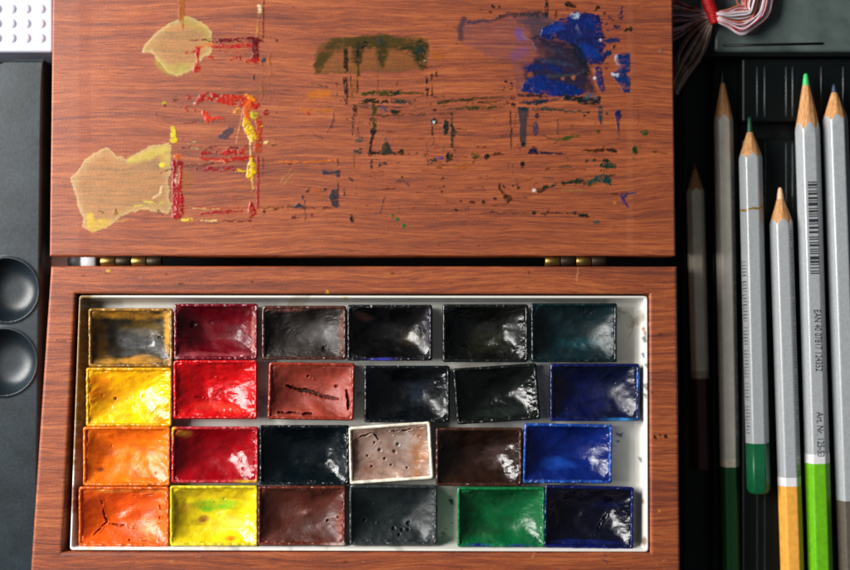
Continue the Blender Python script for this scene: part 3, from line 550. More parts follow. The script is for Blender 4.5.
obj('box_bottom', V, [[0, 3, 2, 1][::-1], [4, 5, 6, 7], [0, 1, 5, 4], [1, 2, 6, 5], [2, 3, 7, 6], [3, 0, 4, 7]], M_wood2, box_root, smooth=False)
# hinges
for hx in (99.5, 545.0):
    x0 = w(hx, 261)[0]; yc = w(0, 261.3)[1]
    V, F = box(x0 + .6, x0 + 61.4, yc - 7.5, yc + 7.5, -9.0, -7.2)
    leaf = bevel(obj('hinge', V, F, M_bronze, box_root, smooth=False), .4)
    for k in range(4):
        xa, xb = x0 + k * 15.5 + .35, x0 + (k + 1) * 15.5 - .35
        pts = [(xa, yc, -3.6), (xa + .7, yc, -3.6), ((xa + xb) / 2, yc, -3.6), (xb - .7, yc, -3.6), (xb, yc, -3.6)]
        V, F = tube(pts, [3.5, 4.3, 4.3, 4.3, 3.5], 20)
        kn = obj('knuckle', V, F, M_brass if k % 2 == 0 else M_bronze, box_root); kn.parent = leaf

# ------------------------------------------------------------------ white tray
TT, TF = -3.0, -27.0      # rim and floor height of the tray
tq = [w(78.8, 295.2, TT), w(648, 295.8, TT), w(648.8, 552.4, TT), w(69.6, 550.6, TT)]
tray = thing('metal_tray', 'shallow white enamel tray with paint-stained walls, fitted inside the open wooden box', 'tray', (*w(360, 425), TF - 2))
spec = [(1.8, TF, 3), (.6, TT - 4, 3), (0, TT - 1.3, 3), (.5, TT - .2, 3), (1.3, TT, 3), (2.2, TT - .3, 3), (2.8, TT - 1.5, 3)] + [(2.8 + 4.2 * k / 6, TT - 2 + (TF + 4 - TT) * k / 6, 3.5) for k in range(1, 7)] + [(8.4, TF + .6, 4), (10, TF, 5)]
V, F, n = rings(tq, spec, (400, 190))
pr = Paint(V[:, 0] / ((H - V[:, 2]) / H) + CX, CY - V[:, 1] / ((H - V[:, 2]) / H)); paint_tray(pr)
bc = np.array(lin((222, 220, 212)))[None, :] * (1 + .06 * fbm(V[:, 0], V[:, 1], 20, 4))[:, None]
obj('tray_rim', V, F, M_tray, tray, bc * (1 - pr.a[:, None]) + pr.col * pr.a[:, None], wet=pr.a * 0)
fq = inset(tq, 9.0); nu, nv = 480, 210
uu, vv = np.meshgrid(np.linspace(0, 1, nu), np.linspace(0, 1, nv), indexing='ij'); P = bil(fq, uu, vv).reshape(-1, 2)
V = np.column_stack([P, np.full(len(P), TF) - .15 + .4 * fbm(P[:, 0], P[:, 1], 50, 8)])
k_ = (H - TF) / H; pr = Paint(V[:, 0] / k_ + CX, CY - V[:, 1] / k_); paint_tray(pr)
grime = np.clip(fbm(V[:, 0], V[:, 1], 30, 6) * .4 + .1, 0, .4)[:, None]
bc = np.array(lin((232, 232, 224)))[None, :] * (1 - grime) + np.array(lin((150, 140, 122)))[None, :] * grime
obj('tray_floor', V, grid_faces(nu, nv)[:, ::-1], M_tray, tray, bc * (1 - pr.a[:, None]) + pr.col * pr.a[:, None], wet=pr.a * 0 + .3)

# ------------------------------------------------------------------ pans of watercolour
PT = -6.0
def R_(x0, y0, x1, y1): return [(x0, y0), (x1, y0), (x1, y1), (x0, y1)]
PANS = [
 # quad, base colour, depth, gloss-roughening, relief, blobs (u,v,ru,rv,colour,alpha), cracks, cup colour, bare plastic share, label
 dict(q=R_(88.5, 308.5, 172.5, 367), c=(52, 46, 36), D=12, wet=.05, rel=1.6, seed=1,
      blobs=[(.5, .06, .6, .10, (188, 130, 40), .95), (.5, .94, .6, .09, (186, 132, 50), .95), (.95, .5, .07, .6, (200, 146, 50), .9), (.06, .5, .10, .6, (110, 76, 20), .8), (.7, .3, .3, .2, (120, 92, 30), .5), (.55, .6, .3, .25, (96, 98, 100), .55)], pits=[(.33, .58, 2.6), (.83, .52, 2)], cup=(176, 124, 40), bare=.15,
      label='pan of dark grey paint with dirty ochre edges, top left corner'),
 dict(q=R_(174, 304, 257.5, 359.5), c=(112, 6, 22), D=11, wet=.0, rel=1.8, seed=2, blobs=[(.5, .97, .6, .06, (170, 80, 90), .5), (.25, .5, .15, .3, (50, 4, 10), .6), (.97, .5, .03, .5, (190, 120, 110), .6)], pits=[(.18, .35, 3), (.4, .33, 2)], cup=(120, 10, 34), bare=.28, label='pan of glossy dark crimson paint between the ochre-edged pan and a brown-grey one'),
 dict(q=R_(262, 306, 346, 359.5), c=(50, 42, 38), D=9, wet=.22, rel=2.4, seed=3, blobs=[(.97, .5, .05, .6, (110, 60, 44), .7), (.2, .02, .5, .05, (140, 80, 70), .6), (.6, .6, .3, .3, (80, 76, 74), .4)], pits=[(.75, .83, 3)], cup=(90, 44, 34), bare=.12, ws=3, label='pan of rough brown-grey paint with a small hole, right of the dark crimson pan'),
 dict(q=R_(347.5, 305, 432, 360.5), c=(12, 10, 12), D=12, wet=.05, rel=1.2, seed=4, blobs=[(.15, .2, .1, .12, (90, 50, 40), .5), (.78, .6, .15, .15, (60, 46, 20), .5), (.97, .5, .03, .5, (60, 50, 70), .5)], cup=(30, 28, 34), bare=.22, smear=[(.40, .99, (60, 60, 170))], label='pan of black paint with a violet-blue smear on its lower rim'),
 dict(q=R_(443, 304.5, 528, 362), c=(14, 16, 13), D=11, wet=.02, rel=2., seed=5, blobs=[(.5, .6, .3, .3, (34, 36, 20), .6)], cup=(24, 30, 26), bare=.16, ws=4, label='pan of rough greenish black paint beside the dark teal pan'),
 dict(q=R_(531.5, 303.5, 617, 362), c=(8, 36, 42), D=8, wet=.12, rel=.8, seed=6, blobs=[(.6, .7, .3, .12, (10, 64, 70), .6), (.1, .5, .12, .5, (8, 20, 20), .7)], cup=(10, 34, 38), bare=.03, label='pan of smooth dark teal paint at the right end of the top row'),
 dict(q=R_(86, 368, 171.5, 426.5), c=(244, 176, 8), D=7, wet=.02, rel=1.6, seed=7, blobs=[(.12, .35, .18, .3, (214, 96, 8), .75), (.3, .5, .2, .15, (200, 120, 10), .5), (.7, .45, .3, .3, (252, 200, 20), .6), (.9, .9, .1, .1, (190, 120, 10), .5)], pits=[(.3, .55, 1.4)], cup=(226, 160, 20), bare=.05, ws=6, label='pan of golden yellow paint with orange streaks, second down in the left column'),
 dict(q=R_(173.5, 360.5, 257, 419), c=(194, 8, 14), D=8, wet=.02, rel=1.9, seed=8, blobs=[(.5, .25, .4, .15, (176, 6, 10), .5), (.6, .85, .35, .1, (226, 70, 40), .5)], cracks=[[(.22, .66), (.36, .7)]], cup=(200, 20, 24), bare=.16, ws=6, label='pan of bright glossy red paint, directly below the dark crimson pan'),
 dict(q=[(269, 362.5), (354.5, 363.5), (353.5, 420.5), (267.5, 419)], c=(164, 62, 44), D=7, wet=.22, rel=.9, seed=9, blobs=[(.1, .7, .12, .3, (120, 34, 24), .5)], cracks=[[(.18, .42), (.36, .50), (.5, .54), (.64, .62), (.84, .66)], [(.33, .5), (.55, .58)], [(.93, .5), (.96, .85)], [(.1, .93), (.5, .95)]], cwid=1.7, pits=[(.8, .42, 2), (.45, .22, 1.4)], cup=(150, 48, 30), bare=.05, label='pan of cracked brick-red paint with a long black split across it'),
 dict(q=R_(364.5, 366, 449.5, 422.5), c=(12, 16, 19), D=9, wet=.02, rel=1.5, seed=10, blobs=[(.65, .45, .2, .25, (40, 46, 60), .5)], cup=(16, 22, 26), bare=.16, label='pan of blue-black paint between the cracked brick-red pan and a tilted black pan'),
 dict(q=[(453, 369), (536, 363.5), (540.5, 419), (457.5, 424.5)], c=(13, 18, 15), D=10, wet=0., rel=1.7, seed=11, blobs=[(.5, .9, .5, .1, (36, 44, 40), .6)], cup=(18, 26, 22), bare=.16, label='slightly tilted pan of greenish black paint, left of the navy pan'),
 dict(q=R_(550.5, 364, 639.5, 421), c=(9, 17, 54), D=9, wet=.06, rel=1.1, seed=12, blobs=[(.3, .6, .3, .4, (8, 20, 90), .6), (.6, .5, .2, .3, (30, 34, 70), .5)], cup=(14, 26, 90), bare=.09, smear=[(.8, .98, (60, 150, 220)), (.97, .3, (40, 100, 190))], label='pan of navy blue paint at the right end of the second row'),
 dict(q=R_(83, 427, 170, 486), c=(242, 112, 6), D=7, wet=.03, rel=1.4, seed=13, blobs=[(.2, .4, .12, .2, (160, 56, 8), .7), (.15, .75, .06, .07, (96, 36, 8), .85), (.35, .2, .15, .1, (210, 80, 6), .5), (.6, .6, .3, .2, (252, 140, 20), .6)], cup=(226, 110, 14), bare=.05, ws=6, label='pan of orange paint with dark brown blotches at its left, left column'),
 dict(q=R_(171.5, 427, 258, 483), c=(172, 4, 20), D=10, wet=.0, rel=1.2, seed=14, blobs=[(.2, .5, .2, .4, (120, 4, 12), .5), (.1, .1, .08, .08, (226, 170, 40), .5)], cup=(196, 40, 50), bare=.25, smear=[(.03, .1, (220, 150, 30)), (.9, .98, (226, 190, 40))], label='pan of glossy carmine red paint with yellow specks on its rim, third row'),
 dict(q=R_(259.5, 425.5, 349, 485), c=(7, 18, 23), D=11, wet=-.02, rel=1.1, seed=15, blobs=[(.1, .5, .15, .5, (6, 12, 12), .6)], cup=(10, 22, 26), bare=.12, label='pan of glossy ink-black paint between the carmine pan and the white-rimmed pan'),
 dict(q=[(348, 427.5), (430, 421.5), (433.5, 479), (350, 484.5)], c=(152, 122, 108), D=4, wet=.05, rel=1.2, seed=16, blobs=[(.85, .5, .12, .6, (150, 92, 36), .8), (.05, .5, .05, .6, (76, 36, 24), .8), (.3, .4, .2, .3, (170, 146, 136), .5), (.7, .3, .15, .2, (196, 186, 180), .5), (.2, .8, .1, .15, (120, 66, 46), .6)], pits=[(.36, .45, 1.8), (.55, .5, 2), (.42, .62, 1.2), (.25, .75, 1.6), (.5, .75, 1.2), (.7, .82, 1.2), (.6, .36, 2), (.3, .3, 1.3), (.2, .55, 1.2)], cracks=[[(.05, .2), (.3, .1), (.36, .3)], [(.4, .08), (.7, .1), (.95, .05)]], cup=(232, 224, 206), bare=.0, white=1, label='white-rimmed pan of pale taupe paint, tilted slightly in the middle of the third row'),
 dict(q=R_(436, 428, 522, 486), c=(44, 24, 16), D=11, wet=.0, rel=1.4, seed=17, blobs=[(.7, .5, .2, .3, (84, 66, 62), .5)], cup=(78, 44, 28), bare=.1, label='pan of dark chocolate brown paint, left of the bright blue pan'),
 dict(q=[(524.5, 423.5), (612.5, 425), (612, 483.5), (523, 483)], c=(8, 34, 116), D=9, wet=.0, rel=.9, seed=18, blobs=[(.35, .7, .2, .15, (30, 90, 200), .4), (.5, .3, .4, .2, (12, 34, 110), .5)], cup=(30, 90, 190), bare=.3, label='pan of bright ultramarine blue paint with a light blue rim'),
 dict(q=R_(78.5, 487, 169, 546.5), c=(224, 84, 6), D=8, wet=.05, rel=1.2, seed=19, blobs=[(.5, .04, .6, .05, (244, 160, 60), .7), (.25, .3, .25, .2, (196, 62, 8), .6), (.8, .75, .15, .2, (244, 140, 50), .6)], cracks=[[(.2, .25), (.24, .55), (.26, .66), (.12, .85)], [(.26, .66), (.42, .72), (.6, .76)], [(.9, .2), (.9, .6)], [(.6, .15), (.9, .13)], [(.55, .96), (.8, .95)]], cup=(222, 100, 20), bare=.04, label='pan of deep orange paint crossed by fine cracks, bottom left corner'),
 dict(q=R_(170, 486, 257.5, 546), c=(228, 200, 18), D=6, wet=.02, rel=1.4, seed=20, blobs=[(.4, .38, .28, .13, (108, 176, 28), .85), (.6, .3, .2, .1, (130, 196, 40), .7), (.3, .62, .12, .1, (168, 140, 20), .8), (.35, .6, .06, .07, (140, 84, 20), .9), (.15, .4, .1, .1, (206, 140, 40), .6), (.7, .92, .05, .04, (220, 90, 20), .9), (.55, .06, .06, .04, (170, 130, 30), .7), (.7, .65, .3, .15, (240, 226, 110), .6)], cup=(222, 206, 40), bare=.12, ws=6, label='pan of lemon yellow paint with a green smear through it, bottom row'),
 dict(q=R_(258, 486.5, 345.5, 545.5), c=(92, 38, 24), D=6, wet=.2, rel=.8, seed=21, blobs=[(.5, .5, .1, .1, (120, 60, 44), .5), (.95, .7, .05, .4, (130, 60, 40), .6)], bumps=[(.55, .5, 4, 1.6)], pits=[(.93, .55, 1.4), (.8, .62, 1.2)], cup=(110, 44, 30), bare=.06, smear=[(.93, .99, (226, 200, 190))], label='pan of matte red-brown paint right of the green-smeared yellow pan'),
 dict(q=R_(349.5, 485.5, 437, 545), c=(24, 34, 36), D=7, wet=.16, rel=.8, seed=22, blobs=[(.97, .5, .06, .6, (60, 66, 68), .4)], pits=[(.5, .78, 2), (.6, .8, 1.6), (.68, .7, 2), (.68, .8, 1.5), (.57, .88, 1.4), (.15, .62, 1.3)], cup=(60, 64, 66), bare=.05, label='pan of matte charcoal paint pitted near its lower edge, middle of the bottom row'),
 dict(q=R_(457.5, 487.5, 545, 547), c=(6, 104, 54), D=9, wet=.02, rel=1.4, seed=23, blobs=[(.2, .4, .25, .3, (6, 120, 60), .5), (.25, .8, .3, .1, (30, 60, 30), .4)], cup=(14, 128, 66), bare=.06, smear=[(.25, .97, (20, 30, 110)), (.7, .98, (20, 40, 110))], label='pan of emerald green paint, the only green pan in the tray'),
 dict(q=[(545.5, 485.5), (634, 487.5), (633.5, 550), (544, 547.5)], c=(8, 10, 30), D=9, wet=.0, rel=1.4, seed=24, blobs=[(.5, .95, .5, .04, (14, 30, 100), .6), (.7, .3, .2, .1, (12, 20, 80), .5)], cracks=[[(.55, .9), (.75, .45)]], bumps=[(.45, .5, 4, 2)], cup=(12, 26, 104), bare=.05, label='pan of black-blue paint with a navy rim, bottom right corner'),
]
def make_pan(d):
    q = [w(x, y, PT) for x, y in d['q']]; q = inset(q, -.55); sd = d['seed'] * 101
    cen = np.mean(q, 0); root = thing('paint_pan', d['label'], 'paint pan', (cen[0], cen[1], TF), 'pans of watercolour in the white tray')
    # cup
    hh = PT
    spec = [(5, TF + .3, 3), (3.6, TF + .5, 3), (2.0, hh - 14, 3), (.7, hh - 3, 3), (.25, hh - 1.2, 2.6), (.9, hh - .3, 2.4), (1.8, hh, 2.2), (2.9, hh - .3, 2), (3.5, hh - 1.4, 1.8), (3.9, hh - 4, 1.6), (4.4, hh - 9, 1.6), (5, hh - 19, 1.6)]
    V, F, n = rings(q, spec, (90, 60))
    x, y = V[:, 0], V[:, 1]
    rim = V[:, 2] > hh - 6
    V[:, 2] += rim * (1.1 * fbm(x, y, 5, sd) + (.1 + .3 * sst(0, .4, fbm(x, y, 14, sd + 91))) * fbm(x, y, 1.8, sd + 1)) * (.3 if d.get('white') else 1)
    V[:, 0] += (V[:, 2] < hh - 1) * .4 * fbm(y, x, 6, sd + 2)
    cup = np.array(lin(d['cup']))
    base_c = np.array(lin(d['c'])); tone = 1. if (base_c[0] > .5 or d.get('white')) else .68; base_c = base_c * tone; cup = cup * (1 if d.get('white') else .8)
    col = cup[None, :] * (1 + .5 * fbm(x, y, 5, sd + 3))[:, None]
    mx = np.clip(.5 + .9 * fbm(x, y, 9, sd + 4), 0, 1)[:, None]
    if not d.get('white'): col = col * (1 - .6 * mx) + base_c * .6 * mx
    if d['bare'] > 0:
        nn = fbm(x, y, 3.4, sd + 5) * .6 + fbm(x, y, 1.5, sd + 6) * .5
        th = .62 - d['bare'] * 1.3
        m = sst(th, th + .14, nn)[:, None] * .8
        pale = np.array(lin((196, 188, 180))) * .55 + cup * .6
        col = col * (1 - m) + pale * m
    cc = [np.array(p) for p in q]
    for (u, v, c) in d.get('smear', []):
        pxy = bil(q, np.array(u), np.array(v)); horiz = v > .9
        m = np.exp(-((x - pxy[0]) / (12 if horiz else 2.5)) ** 2 - ((y - pxy[1]) / (2.6 if horiz else 8)) ** 2) * (.6 + .5 * fbm(x, y, 3, sd + 8))
        m = np.clip(m * 1.5, 0, 1)[:, None]; col = col * (1 - m) + np.array(lin(c)) * m
    if d.get('white'):
        m = (sst(.1, .5, fbm(x, y, 7, sd + 9)) * .35)[:, None]; col = col * (1 - m) + np.array(lin((170, 150, 120))) * m
    obj('cup', V, F, M_cup, root, col, wet=0 * x)
    # paint
    qi = inset(q, 3.0); Lx = np.linalg.norm(qi[1] - qi[0]); Ly = np.linalg.norm(qi[3] - qi[0])
    nu, nv = int(Lx / .62), int(Ly / .62)
    uu, vv = np.meshgrid(np.linspace(0, 1, nu), np.linspace(0, 1, nv), indexing='ij')
    P = bil(qi, uu, vv).reshape(-1, 2); u = uu.ravel(); v = vv.ravel(); x = u * Lx; y = v * Ly
    ex = np.minimum(x, Lx - x); ey = np.minimum(y, Ly - y)
    sm = lambda e, r: 1 - np.clip(1 - e / r, 0, 1) ** 2
    em = -4 * np.log(np.exp(-(ex * .92 + 4.2 * fbm(x, y, 17, sd + 81)) / 4) + np.exp(-(ey * 1.12 + 4.2 * fbm(x, y, 20, sd + 82)) / 4))
    pyr = 1 - np.clip(1 - np.clip(em, 0, 99) / ((30. if d['D'] > 6 else 16.) * (.72 + .5 * ((sd * 7) % 10) / 10)), 0, 1) ** (1.3 + .5 * ((sd * 3) % 10) / 10)
    bowl = 1.08 * pyr + .0 * sm(ex + 1.5 * fbm(x, y, 9, sd), 12) * sm(ey + 1.5 * fbm(x, y, 9, sd + 1), 11) + .75 * sm(ex + 3 * fbm(x, y, 24, sd), 36) * sm(ey + 3 * fbm(x, y, 24, sd + 1), 26)
    # clean worn hollow in the middle, a rougher bank along the sides
    ang = (sd % 7 - 3) * .12
    sx_ = (x * math.cos(ang) + y * math.sin(ang)); sy_ = (-x * math.sin(ang) + y * math.cos(ang))
    wsz = d.get('ws', 8)
    ridge = fbm(sx_ / 2.6, sy_, wsz * .7, sd + 2, 4)
    lumps = fbm(x, y, 17, sd + 3, 2)
    fine = fbm(x, y, 2.2, sd + 4, 2)
    rough_zone = .2 + .8 * sst(.12, .55, np.abs(fbm(x, y, 22, sd + 5)) + .35 * (1 - sst(2, 12, np.minimum(ex, ey))))
    z = -1.6 - d['D'] * bowl + d['rel'] * (.75 * lumps + (.4 + .5 * ((sd * 11) % 10) / 10) * ridge * rough_zone + .11 * fine * rough_zone)
    hr = random.Random(sd + 1)
    for _ in range(2):      # hollows worn by the brush, pushed-up ridges beside them
        hx, hy, rx, ry, dp = hr.uniform(.25, .75) * Lx, hr.uniform(.3, .7) * Ly, hr.uniform(9, 20), hr.uniform(6, 12), hr.uniform(1., 2.6) * hr.choice([1, 1, -.7])
        rr_ = np.sqrt(((sx_ - hx) / rx) ** 2 + ((sy_ - hy) / ry) ** 2) + .3 * fbm(x, y, 9, sd + 61); z -= dp * np.exp(-rr_ ** 2 * 1.4)
    z += 1.2 * (1 - sst(0, 3.5, np.minimum(ex, ey))) * (fbm(x, y, 4, sd + 7) * .8)
    c = np.tile(base_c, (len(x), 1)) * (1 + .3 * fbm(x, y, 12, sd + 8) + .22 * ridge + .18 * fbm(sx_ / 4, sy_, 3, sd + 9))[:, None]
    for (bu, bv, ru, rv, bcx, al) in d.get('blobs', []):
        r = np.sqrt(((u - bu) / ru) ** 2 + ((v - bv) / rv) ** 2) + .75 * fbm(sx_ / 3.2, sy_, 5, sd + int(bu * 97 + bv * 31), 4) + .35 * fbm(x, y, 12, sd + 51)
        m = ((1 - sst(.3, 1.3, r)) * al * np.clip(.85 + .8 * ridge, 0, 1.15)).clip(0, 1)[:, None]
        c = c * (1 - m) + np.array(lin(bcx)) * (1 + .15 * fine)[:, None] * m
    wet = np.full(len(x), d['wet'] / .3 + .5 * ((sd * 13) % 10) / 10 - .12) + .7 * np.clip(fbm(x, y, 12, sd + 12), -.4, 1)
    for ck in d.get('cracks', []):
        pts = [(a * Lx, b * Ly, -.6 * (i_ in (0, len(ck) - 1))) for i_, (a, b) in enumerate(ck)]
        cw = d.get('cwid', .75)
        dd = sd_line(x + 1.6 * fbm(x, y, 5, sd + 20), y + 1.6 * fbm(x, y, 5, sd + 21), pts) + .9 * fbm(x, y, 5, sd + 22)
        m = 1 - sst(cw * .4, cw * 1.2, dd); z -= m * (2.6 + cw * 1.6) - .5 * np.exp(-((dd - cw * 1.8) / 1.1) ** 2) * (.6 + fbm(x, y, 6, sd + 71))
        c = c * (1 - .72 * m[:, None])
    for (pu, pv, pr_) in d.get('pits', []):
        r = np.hypot(x - pu * Lx, y - pv * Ly) * (1 + .5 * fbm(x, y, 4, sd + 30)) + .5 * fbm(x, y, 2.5, sd + 31)
        m = 1 - sst(pr_ * .4, pr_ * 1.05, r); z -= m * 2.2; z += .2 * np.exp(-((r - pr_ * 1.5) / 1.2) ** 2)
        c = c * (1 - .45 * m[:, None])
    for (pu, pv, pr_, ph) in d.get('bumps', []):
        r = np.hypot(x - pu * Lx, (y - pv * Ly) * 1.3); z += ph * np.exp(-(r / pr_) ** 2)
    # few dust flecks and bubbles in the glossy skin
    rr = random.Random(sd)
    for _ in range(3):
        a, b, rd = rr.uniform(4, Lx - 4), rr.uniform(4, Ly - 4), rr.uniform(.6, 1.2)
        z += rr.choice([.9, -1.1]) * np.exp(-(np.hypot(x - a, y - b) / rd) ** 2)
    fl = TF - PT + 2.5; z = fl + np.log1p(np.exp(np.clip((z - fl) * 1.2, -30, 30))) / 1.2
    V = np.column_stack([P, PT + z])
    obj('paint', V, grid_faces(nu, nv)[:, ::-1], M_paint, root, np.clip(c, .001, 1), wet=wet)
for d in PANS: make_pan(d)

# ------------------------------------------------------------------ pencils
def coloured(name, c, r=.45, var=.15): return plain(name, c, r, 0, var, .2, .1)
M_cedar, nt, bs = newmat('cut_cedar')
v = px_coords(nt, 1, .12, 1); col = ramp(nt, nz(nt, v, .7, 4), [(.3, lin((172, 112, 62))), (.55, lin((206, 150, 94))), (.75, lin((222, 172, 118)))])
nt.links.new(col, bs.inputs['Base Color']); bs.inputs['Roughness'].default_value = .65
def hexr(th, R, rot):
    a = (th - rot) % (PI / 3); h = R * math.cos(PI / 6) / math.cos(a - PI / 6)
    return min(h, R * .972)
def make_pencil(tip, end, z, wd, lead_len, cone_len, leadw, m_lead, m_barrel, segs, label, rot=.12, marks=None, roundend=False):
    """tip, end: photo pixels; segs: list of (from, to, name, material) along the axis past the barrel start"""
    a = Vector((*w(*tip, z), z)); b = Vector((*w(*end, z), z)); L = (b - a).length
    ax = (b - a).normalized(); side = Vector((-ax.y, ax.x, 0)); side = side if side.x > 0 else -side; up = Vector((0, 0, 1))
    R = wd / 2 * (H - z) / H
    root = thing('coloured_pencil', label, 'pencil', (*(a + (b - a) * .6).xy, z - R), 'coloured pencils in the tin')
    P = lambda s, th, r: tuple(a + ax * s + side * (math.sin(th) * r) + up * (math.cos(th) * r))
    N = 72; lr = leadw / 2; slope = (R * .99 - lr) / (cone_len - lead_len)
    ths = [2 * PI * k / N for k in range(N)]
    def surf(name, fs, mat, capa=False, capb=False, parent=root):
        V = []; F = []
        for i, fn in enumerate(fs):
            V += [P(*((fn(th)[0]), th, fn(th)[1])) for th in ths]
            if i: F += [[(i - 1) * N + k, (i - 1) * N + (k + 1) % N, i * N + (k + 1) % N, i * N + k] for k in range(N)]
        if capa: F.append(list(range(N))[::-1])
        if capb: F.append([(len(fs) - 1) * N + k for k in range(N)])
        return obj(name, V, F, mat, parent)
    hr = lambda th: hexr(th, R, rot)
    xs = lambda th: lead_len + (hr(th) - lr) / slope + .5 * math.sin(th * 5 + L)
    surf('lead', [lambda th: (0, lr * .25), lambda th: (1.2, lr * .55), lambda th: (lead_len * .5, lr * .8), lambda th: (lead_len, lr)], m_lead, True)
    surf('sharpened_tip', [lambda th: (lead_len, lr)] + [(lambda th, t=t_: (lead_len + (xs(th) - lead_len) * t, (lr + (hr(th) - lr) * t) * (1 + .03 * math.sin(th * 9 + t * 4)) if t < 1 else hr(th))) for t_ in (.1, .25, .4, .55, .7, .85, 1)], M_cedar)
    s0 = cone_len + 3
    first = segs[0][0]
    barrel = surf('barrel', [lambda th: (xs(th), hr(th)), lambda th: (xs(th) + .6, hr(th) * 1.012)] + [(lambda th, s=s_: (s, hr(th) * 1.012)) for s_ in np.linspace(s0 + 3, first, 12)], m_barrel)
    for (s1, s2, nm, mt) in segs:
        if nm == 'dipped_end' and roundend:
            fs = [(lambda th, s=s_: (s, hr(th) * 1.03)) for s_ in (s1, s2 - 6)] + [lambda th, k=k_: (s2 - 6 + 6 * math.sin(k), (hr(th) * (1 - k / (PI / 2)) + R * .93 * k / (PI / 2)) * (math.cos(k) * .45 + .55) * (1 if k < 1.5 else .6)) for k_ in np.linspace(.1, PI / 2, 7)]
            surf(nm, fs, mt, True, True)
        else:
            surf(nm, [(lambda th, s=s_: (s, hr(th) * 1.025)) for s_ in (s1, s1 + .5, s2 - .3, s2)], mt, True, True)
    if marks: marks(root, barrel, a, ax, side, up, R, rot)
    return root
def on_facet(a, ax, side, up, R, rot, s, t, k=0, lift=.35):
    """point at distance s along the pencil, t across facet k (0 = the top one)"""
    th = rot + PI / 6 + (k - .5) * PI / 3 - 0 ; th = rot - PI / 6 + k * PI / 3 + 0
    th = rot + PI / 6 + (k - 1) * PI / 3 if False else th + 0
    n = side * math.sin(th) + up * math.cos(th); tt = side * math.cos(th) - up * math.sin(th)
    return a + ax * s + n * (R * math.cos(PI / 6) * 1.012 + lift) + tt * t
def text_mesh(name, s, size, a, ax, side, up, R, rot, s0, s1, t0, k, root):
    cu = bpy.data.curves.new(name, 'FONT'); cu.body = s; cu.size = 1; cu.align_x = 'LEFT'; cu.align_y = 'CENTER'
    o = bpy.data.objects.new('tmp', cu); C.objects.link(o); bpy.context.view_layer.update()
    me = bpy.data.meshes.new_from_object(o.evaluated_get(bpy.context.evaluated_depsgraph_get()))
    C.objects.unlink(o); bpy.data.objects.remove(o)
    xs_ = [v.co.x for v in me.vertices]; x0, x1 = min(xs_), max(xs_)
    V = [tuple(on_facet(a, ax, side, up, R, rot, s0 + (v.co.x - x0) / (x1 - x0) * (s1 - s0), t0 + v.co.y * size, k)) for v in me.vertices]
    F = [list(p.vertices) for p in me.polygons]
    return obj(name, V, F, M_ink, root, smooth=False)
def ticks(s0, s1, k, t0, t1, step=3.1, seed=1):
    """small print seen edge-on on a side facet"""
    def f(root, barrel, a, ax, side, up, R, rot):
        rr = random.Random(seed); V = []; F = []; s = s0
        while s < s1:
            if rr.random() < .85:
                wd = rr.uniform(.5, 1.1)
                p = [on_facet(a, ax, side, up, R, rot, s + q, t, k, .3) for q, t in ((0, t0), (wd, t0 + rr.uniform(-.5, .5)), (wd, t1), (0, t1))]
                b = len(V); V += [tuple(x) for x in p]; F.append([b, b + 1, b + 2, b + 3])
                if rr.random() < .6:
                    p = [on_facet(a, ax, side, up, R, rot, s + q, t, k, .3) for q, t in ((wd, t0), (2.1, t0), (2.1, t0 + .7), (wd, t0 + .7))]
                    b = len(V); V += [tuple(x) for x in p]; F.append([b, b + 1, b + 2, b + 3])
            s += step
        obj('small_print', V, F, M_ink, root, smooth=False)
    return f
RT = PI / 6 - .10    # a flat facet nearly on top
m_dip = lambda n, c: coloured(n, c, .38)
# two deeper pencils, in the shade of the box
make_pencil((694.5, 162), (703, 489), -80, 17.5, 8, 32, 4, coloured('rust_lead', (120, 50, 30)), M_silverdull,
            [(222, 230, 'ring', coloured('cream_ring', (200, 180, 150))), (230, 327, 'dipped_end', m_dip('dark_brown_dip', (74, 32, 20)))],
            'dull beige pencil with a dark brown end, lying deepest beside the paint box', RT)
make_pencil((722.5, 72), (733, 640), -64, 19.2, 12, 52, 4, coloured('black_lead', (20, 22, 24)), M_silvershade,
            [(406, 414.5, 'ring', coloured('beige_ring', (210, 200, 176))), (414.5, 568, 'dipped_end', m_dip('deep_green_dip', (14, 70, 30)))],
            'grey pencil with a black point and a deep green end, half in shadow', RT, ticks(110, 400, 1, -2, 3, 3.0, 4))
def marks_c(root, barrel, a, ax, side, up, R, rot):
    ticks(150, 330, -1, -4, 2, 3.4, 7)(root, barrel, a, ax, side, up, R, rot)
    V = []; F = []; N = 48
    for (s, g) in ((94.5, 0), (96.4, 1)):
        for k in range(N):
            th = -2.2 + 4.4 * k / (N - 1); r = hexr(th, R, rot) * 1.03 + .1
            V.append(tuple(a + ax * (s + .7 * math.sin(k * .5 + g) - math.sin(th) * 1.6) + side * math.sin(th) * r + up * math.cos(th) * r))
    F = [[k, k + 1, N + k + 1, N + k] for k in range(N - 1)]
    obj('gold_line', V, F, M_gold, root)
make_pencil((749.5, 117), (759, 508), -47, 23.3, 16, 43, 6, coloured('bottle_green_lead', (14, 72, 46)), M_silver,
            [(338, 391, 'dipped_end', m_dip('emerald_dip', (10, 88, 52)))],
            'short silver pencil with a rounded emerald green end and a thin gold line', RT, marks_c, True)
make_pencil((780, 187.5), (794.5, 640), -47, 23, 12, 38, 7, coloured('peach_lead', (244, 190, 150)), M_silver,
            [(300, 309, 'ring', M_ringw), (309, 452, 'dipped_end', m_dip('ochre_dip', (238, 168, 70)))],
            'silver pencil with a blunt peach point and a yellow-orange end', RT, ticks(45, 300, 1, -3, 2, 3.0, 11))
